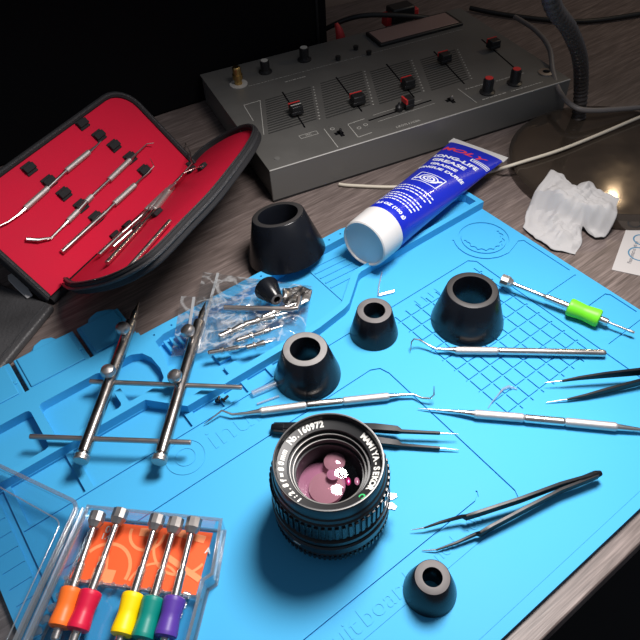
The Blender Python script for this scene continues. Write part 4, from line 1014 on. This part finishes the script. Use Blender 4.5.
q.build('insert_lettering', MT['name_white'], cardo)
DRV = [('orange', 's_orange', (99, 512), (97, 527), (79, 578), (76, 589), (59, 628), (48, 660)),
       ('crimson red', 's_red', (122, 509), (119, 524), (99, 580), (96, 592), (77, 631), (64, 662)),
       ('yellow', 's_yellow', (158.5, 515), (156, 531), (139, 580), (135, 594), (121, 636), (110, 668)),
       ('teal green', 's_teal', (177, 518), (174, 533), (159, 583), (156, 598), (142, 640), (131, 672)),
       ('purple', 's_purple', (195, 518), (193, 533), (180, 583), (178, 598), (165, 638), (154, 672))]
for nm_, c_, a, b, c, d, e, f in DRV:
    screwdriver('precision screwdriver with %s sleeve lying in the clear box' % nm_, a, b, c, d, e, f, c_, (1.35, 1.15, 1.0, .95, .85), 'precision screwdrivers in the clear box', rs=.62, rc_=.47)

# ------------------------------------------------------------------ plastic bags with bits
def bag(label, px, seed, zb, hz, zipline=None):
    P = [G(x, y, zb) for x, y in px]; n = 90; vs = []; fs = []; hf = creases(int(seed*7), 16, .2, 3.2)
    rt = thing('zip_bag', label, 'plastic bag', sum(P, Vector())/4, 'clear zip bags')
    def pt(a, b, up):
        p = P[0].lerp(P[1], a).lerp(P[3].lerp(P[2], a), b)
        e = min(1, 6*min(a, 1-a, b, 1-b))
        n1 = hf(p.x, p.y)
        return p+Vector((0, 0, hz*e*(.1+1.7*max(0, n1-.2))))
    for i in range(n+1):
        for j in range(n+1): vs.append(pt(i/n, j/n, True))
    for i in range(n):
        for j in range(n): a = i*(n+1)+j; fs.append((a, a+1, a+n+2, a+n+1))
    q = MB(); q.add(vs, fs); q.build('bag_film', MT['bag'], rt, ang=30)
    if zipline:
        q = MB(); q.ribbon([G(x, y, zb+.12) for x, y in zipline], .22, .05); q.build('zip_strip', MT['bag_zip'], rt)
    return rt
bag('large clear zip bag of steel bits lying over the tray rim', [(203, 272), (312, 286), (304, 338), (186, 352)], 2.3, .84, .36, [(218, 273), (197, 350)])
bag('second clear zip bag peeking out under the spanner tip', [(181, 296), (262, 300), (246, 347), (171, 357)], 8.7, .82, .12, [(194, 297), (186, 350)])
def bit(label, a, b, h, r, name='steel_bit'):
    A = G(*a, h); B = G(*b, h); d = (B-A).normalized(); M = zframe(A, d); L_ = (B-A).length
    q = MB(); q.lathe([(r*.7, 0), (r, .08), (r, L_*.28), (r*1.3, L_*.3), (r*1.3, L_*.36), (r*.8, L_*.4), (r*1.1, L_*.62), (r*1.1, L_*.72), (r*.55, L_*.76), (r*.3, L_)], 16, M)
    tag(q.build(name, MT['steel']), label, 'tool bit', 'loose steel bits inside the zip bag')
bit('stubby steel bit pointing at the tiny cone, farthest from the spanner bar', (219, 337), (252, 322), 1.25, .26)
bit('slim steel bit in the bag between two thicker ones', (236, 341), (282, 326), 1.2, .2)
bit('dark steel bit along the lower edge of the bag', (208, 353), (250, 346), 1.15, .2)
bit('flanged steel bit overlapping the bag corner near the pale ringed cone', (246, 348), (272, 341), 1.2, .22)
bit('steel bit crossing the middle of the bag under the hex key', (244, 325), (286, 313), 1.25, .26)
bit('short steel bit beside the crumpled foil end of the bag', (262, 318), (296, 303), 1.3, .22)
q = MB(); q.tube([G(224, 307.5, 1.5), G(290, 309, 1.5), G(297, 308, 1.5), G(299, 303, 1.5), G(299.5, 297, 1.5)], .2, 6, flat=1); tag(q.build('hex_key', MT['steel_dark'], bevel=.02), 'dark steel hex key lying across the bag of bits', 'hex key')
o = crumple('x', [(283, 292), (300, 286), (312, 292), (310, 303), (296, 312), (284, 304)], 1.0, 'foil_wrap', 'steel', .3, 6.2, n=16, base=.95); tag(o, 'scrap of crumpled silver foil in the end of the zip bag', 'foil')

# ------------------------------------------------------------------ small bits on the mat
q = MB(); q.tube([G(252, 394, .2), G(276, 384, .2)], .24, 14); tag(q.build('plastic_sleeve', MT['clearplastic']), 'short clear plastic sleeve beside the pale ringed cone', 'plastic piece')
q = MB(); q.tube([G(257, 404, .1), G(279, 396, .1)], .08, 8); tag(q.build('plastic_thread', MT['clearplastic']), 'thin clear plastic strand under the short clear sleeve', 'plastic piece')
q = MB(); q.tube([G(379, 295, .12), G(394, 291, .14)], .14, 8); q.tube([G(378, 296, .1), G(379, 285, .1), G(382, 272, .1)], .06, 8)
tag(q.build('plastic_peg', MT['clearplastic']), 'small clear plastic peg near the grease tube cap', 'plastic piece')
q = MB(); q.tube([G(488, 408, .06), G(492, 402, .08), G(498, 395, .1), G(503, 389, .1), (G(509, 386.5, .12)), G(517, 389, .08)], [.03, .04, .05, .09, .11, .05], 8)
tag(q.build('plastic_thread', MT['clearplastic']), 'curved clear plastic strand beside the long straight probe', 'plastic piece')
c = G(223, 402, -.15); q = MB(); q.lathe([(.22, 0), (.22, .1), (.1, .12), (.1, .5), (0, .55)], 14, zframe(c+Vector((0, 0, .15)), (.6, .5, .15)))
q.lathe([(.2, 0), (.2, .1), (.09, .12), (.09, .45), (0, .5)], 14, zframe(c+Vector((-.35, -.1, .2)), (.2, .7, .1)))
tag(q.build('black_screw', MT['black'], loc=c), 'tiny black screw sitting in the shallow mat ledge', 'screw')

# tidy: working origins are not part of the scene
for o in bpy.data.objects:
    if '_o' in o: del o['_o']
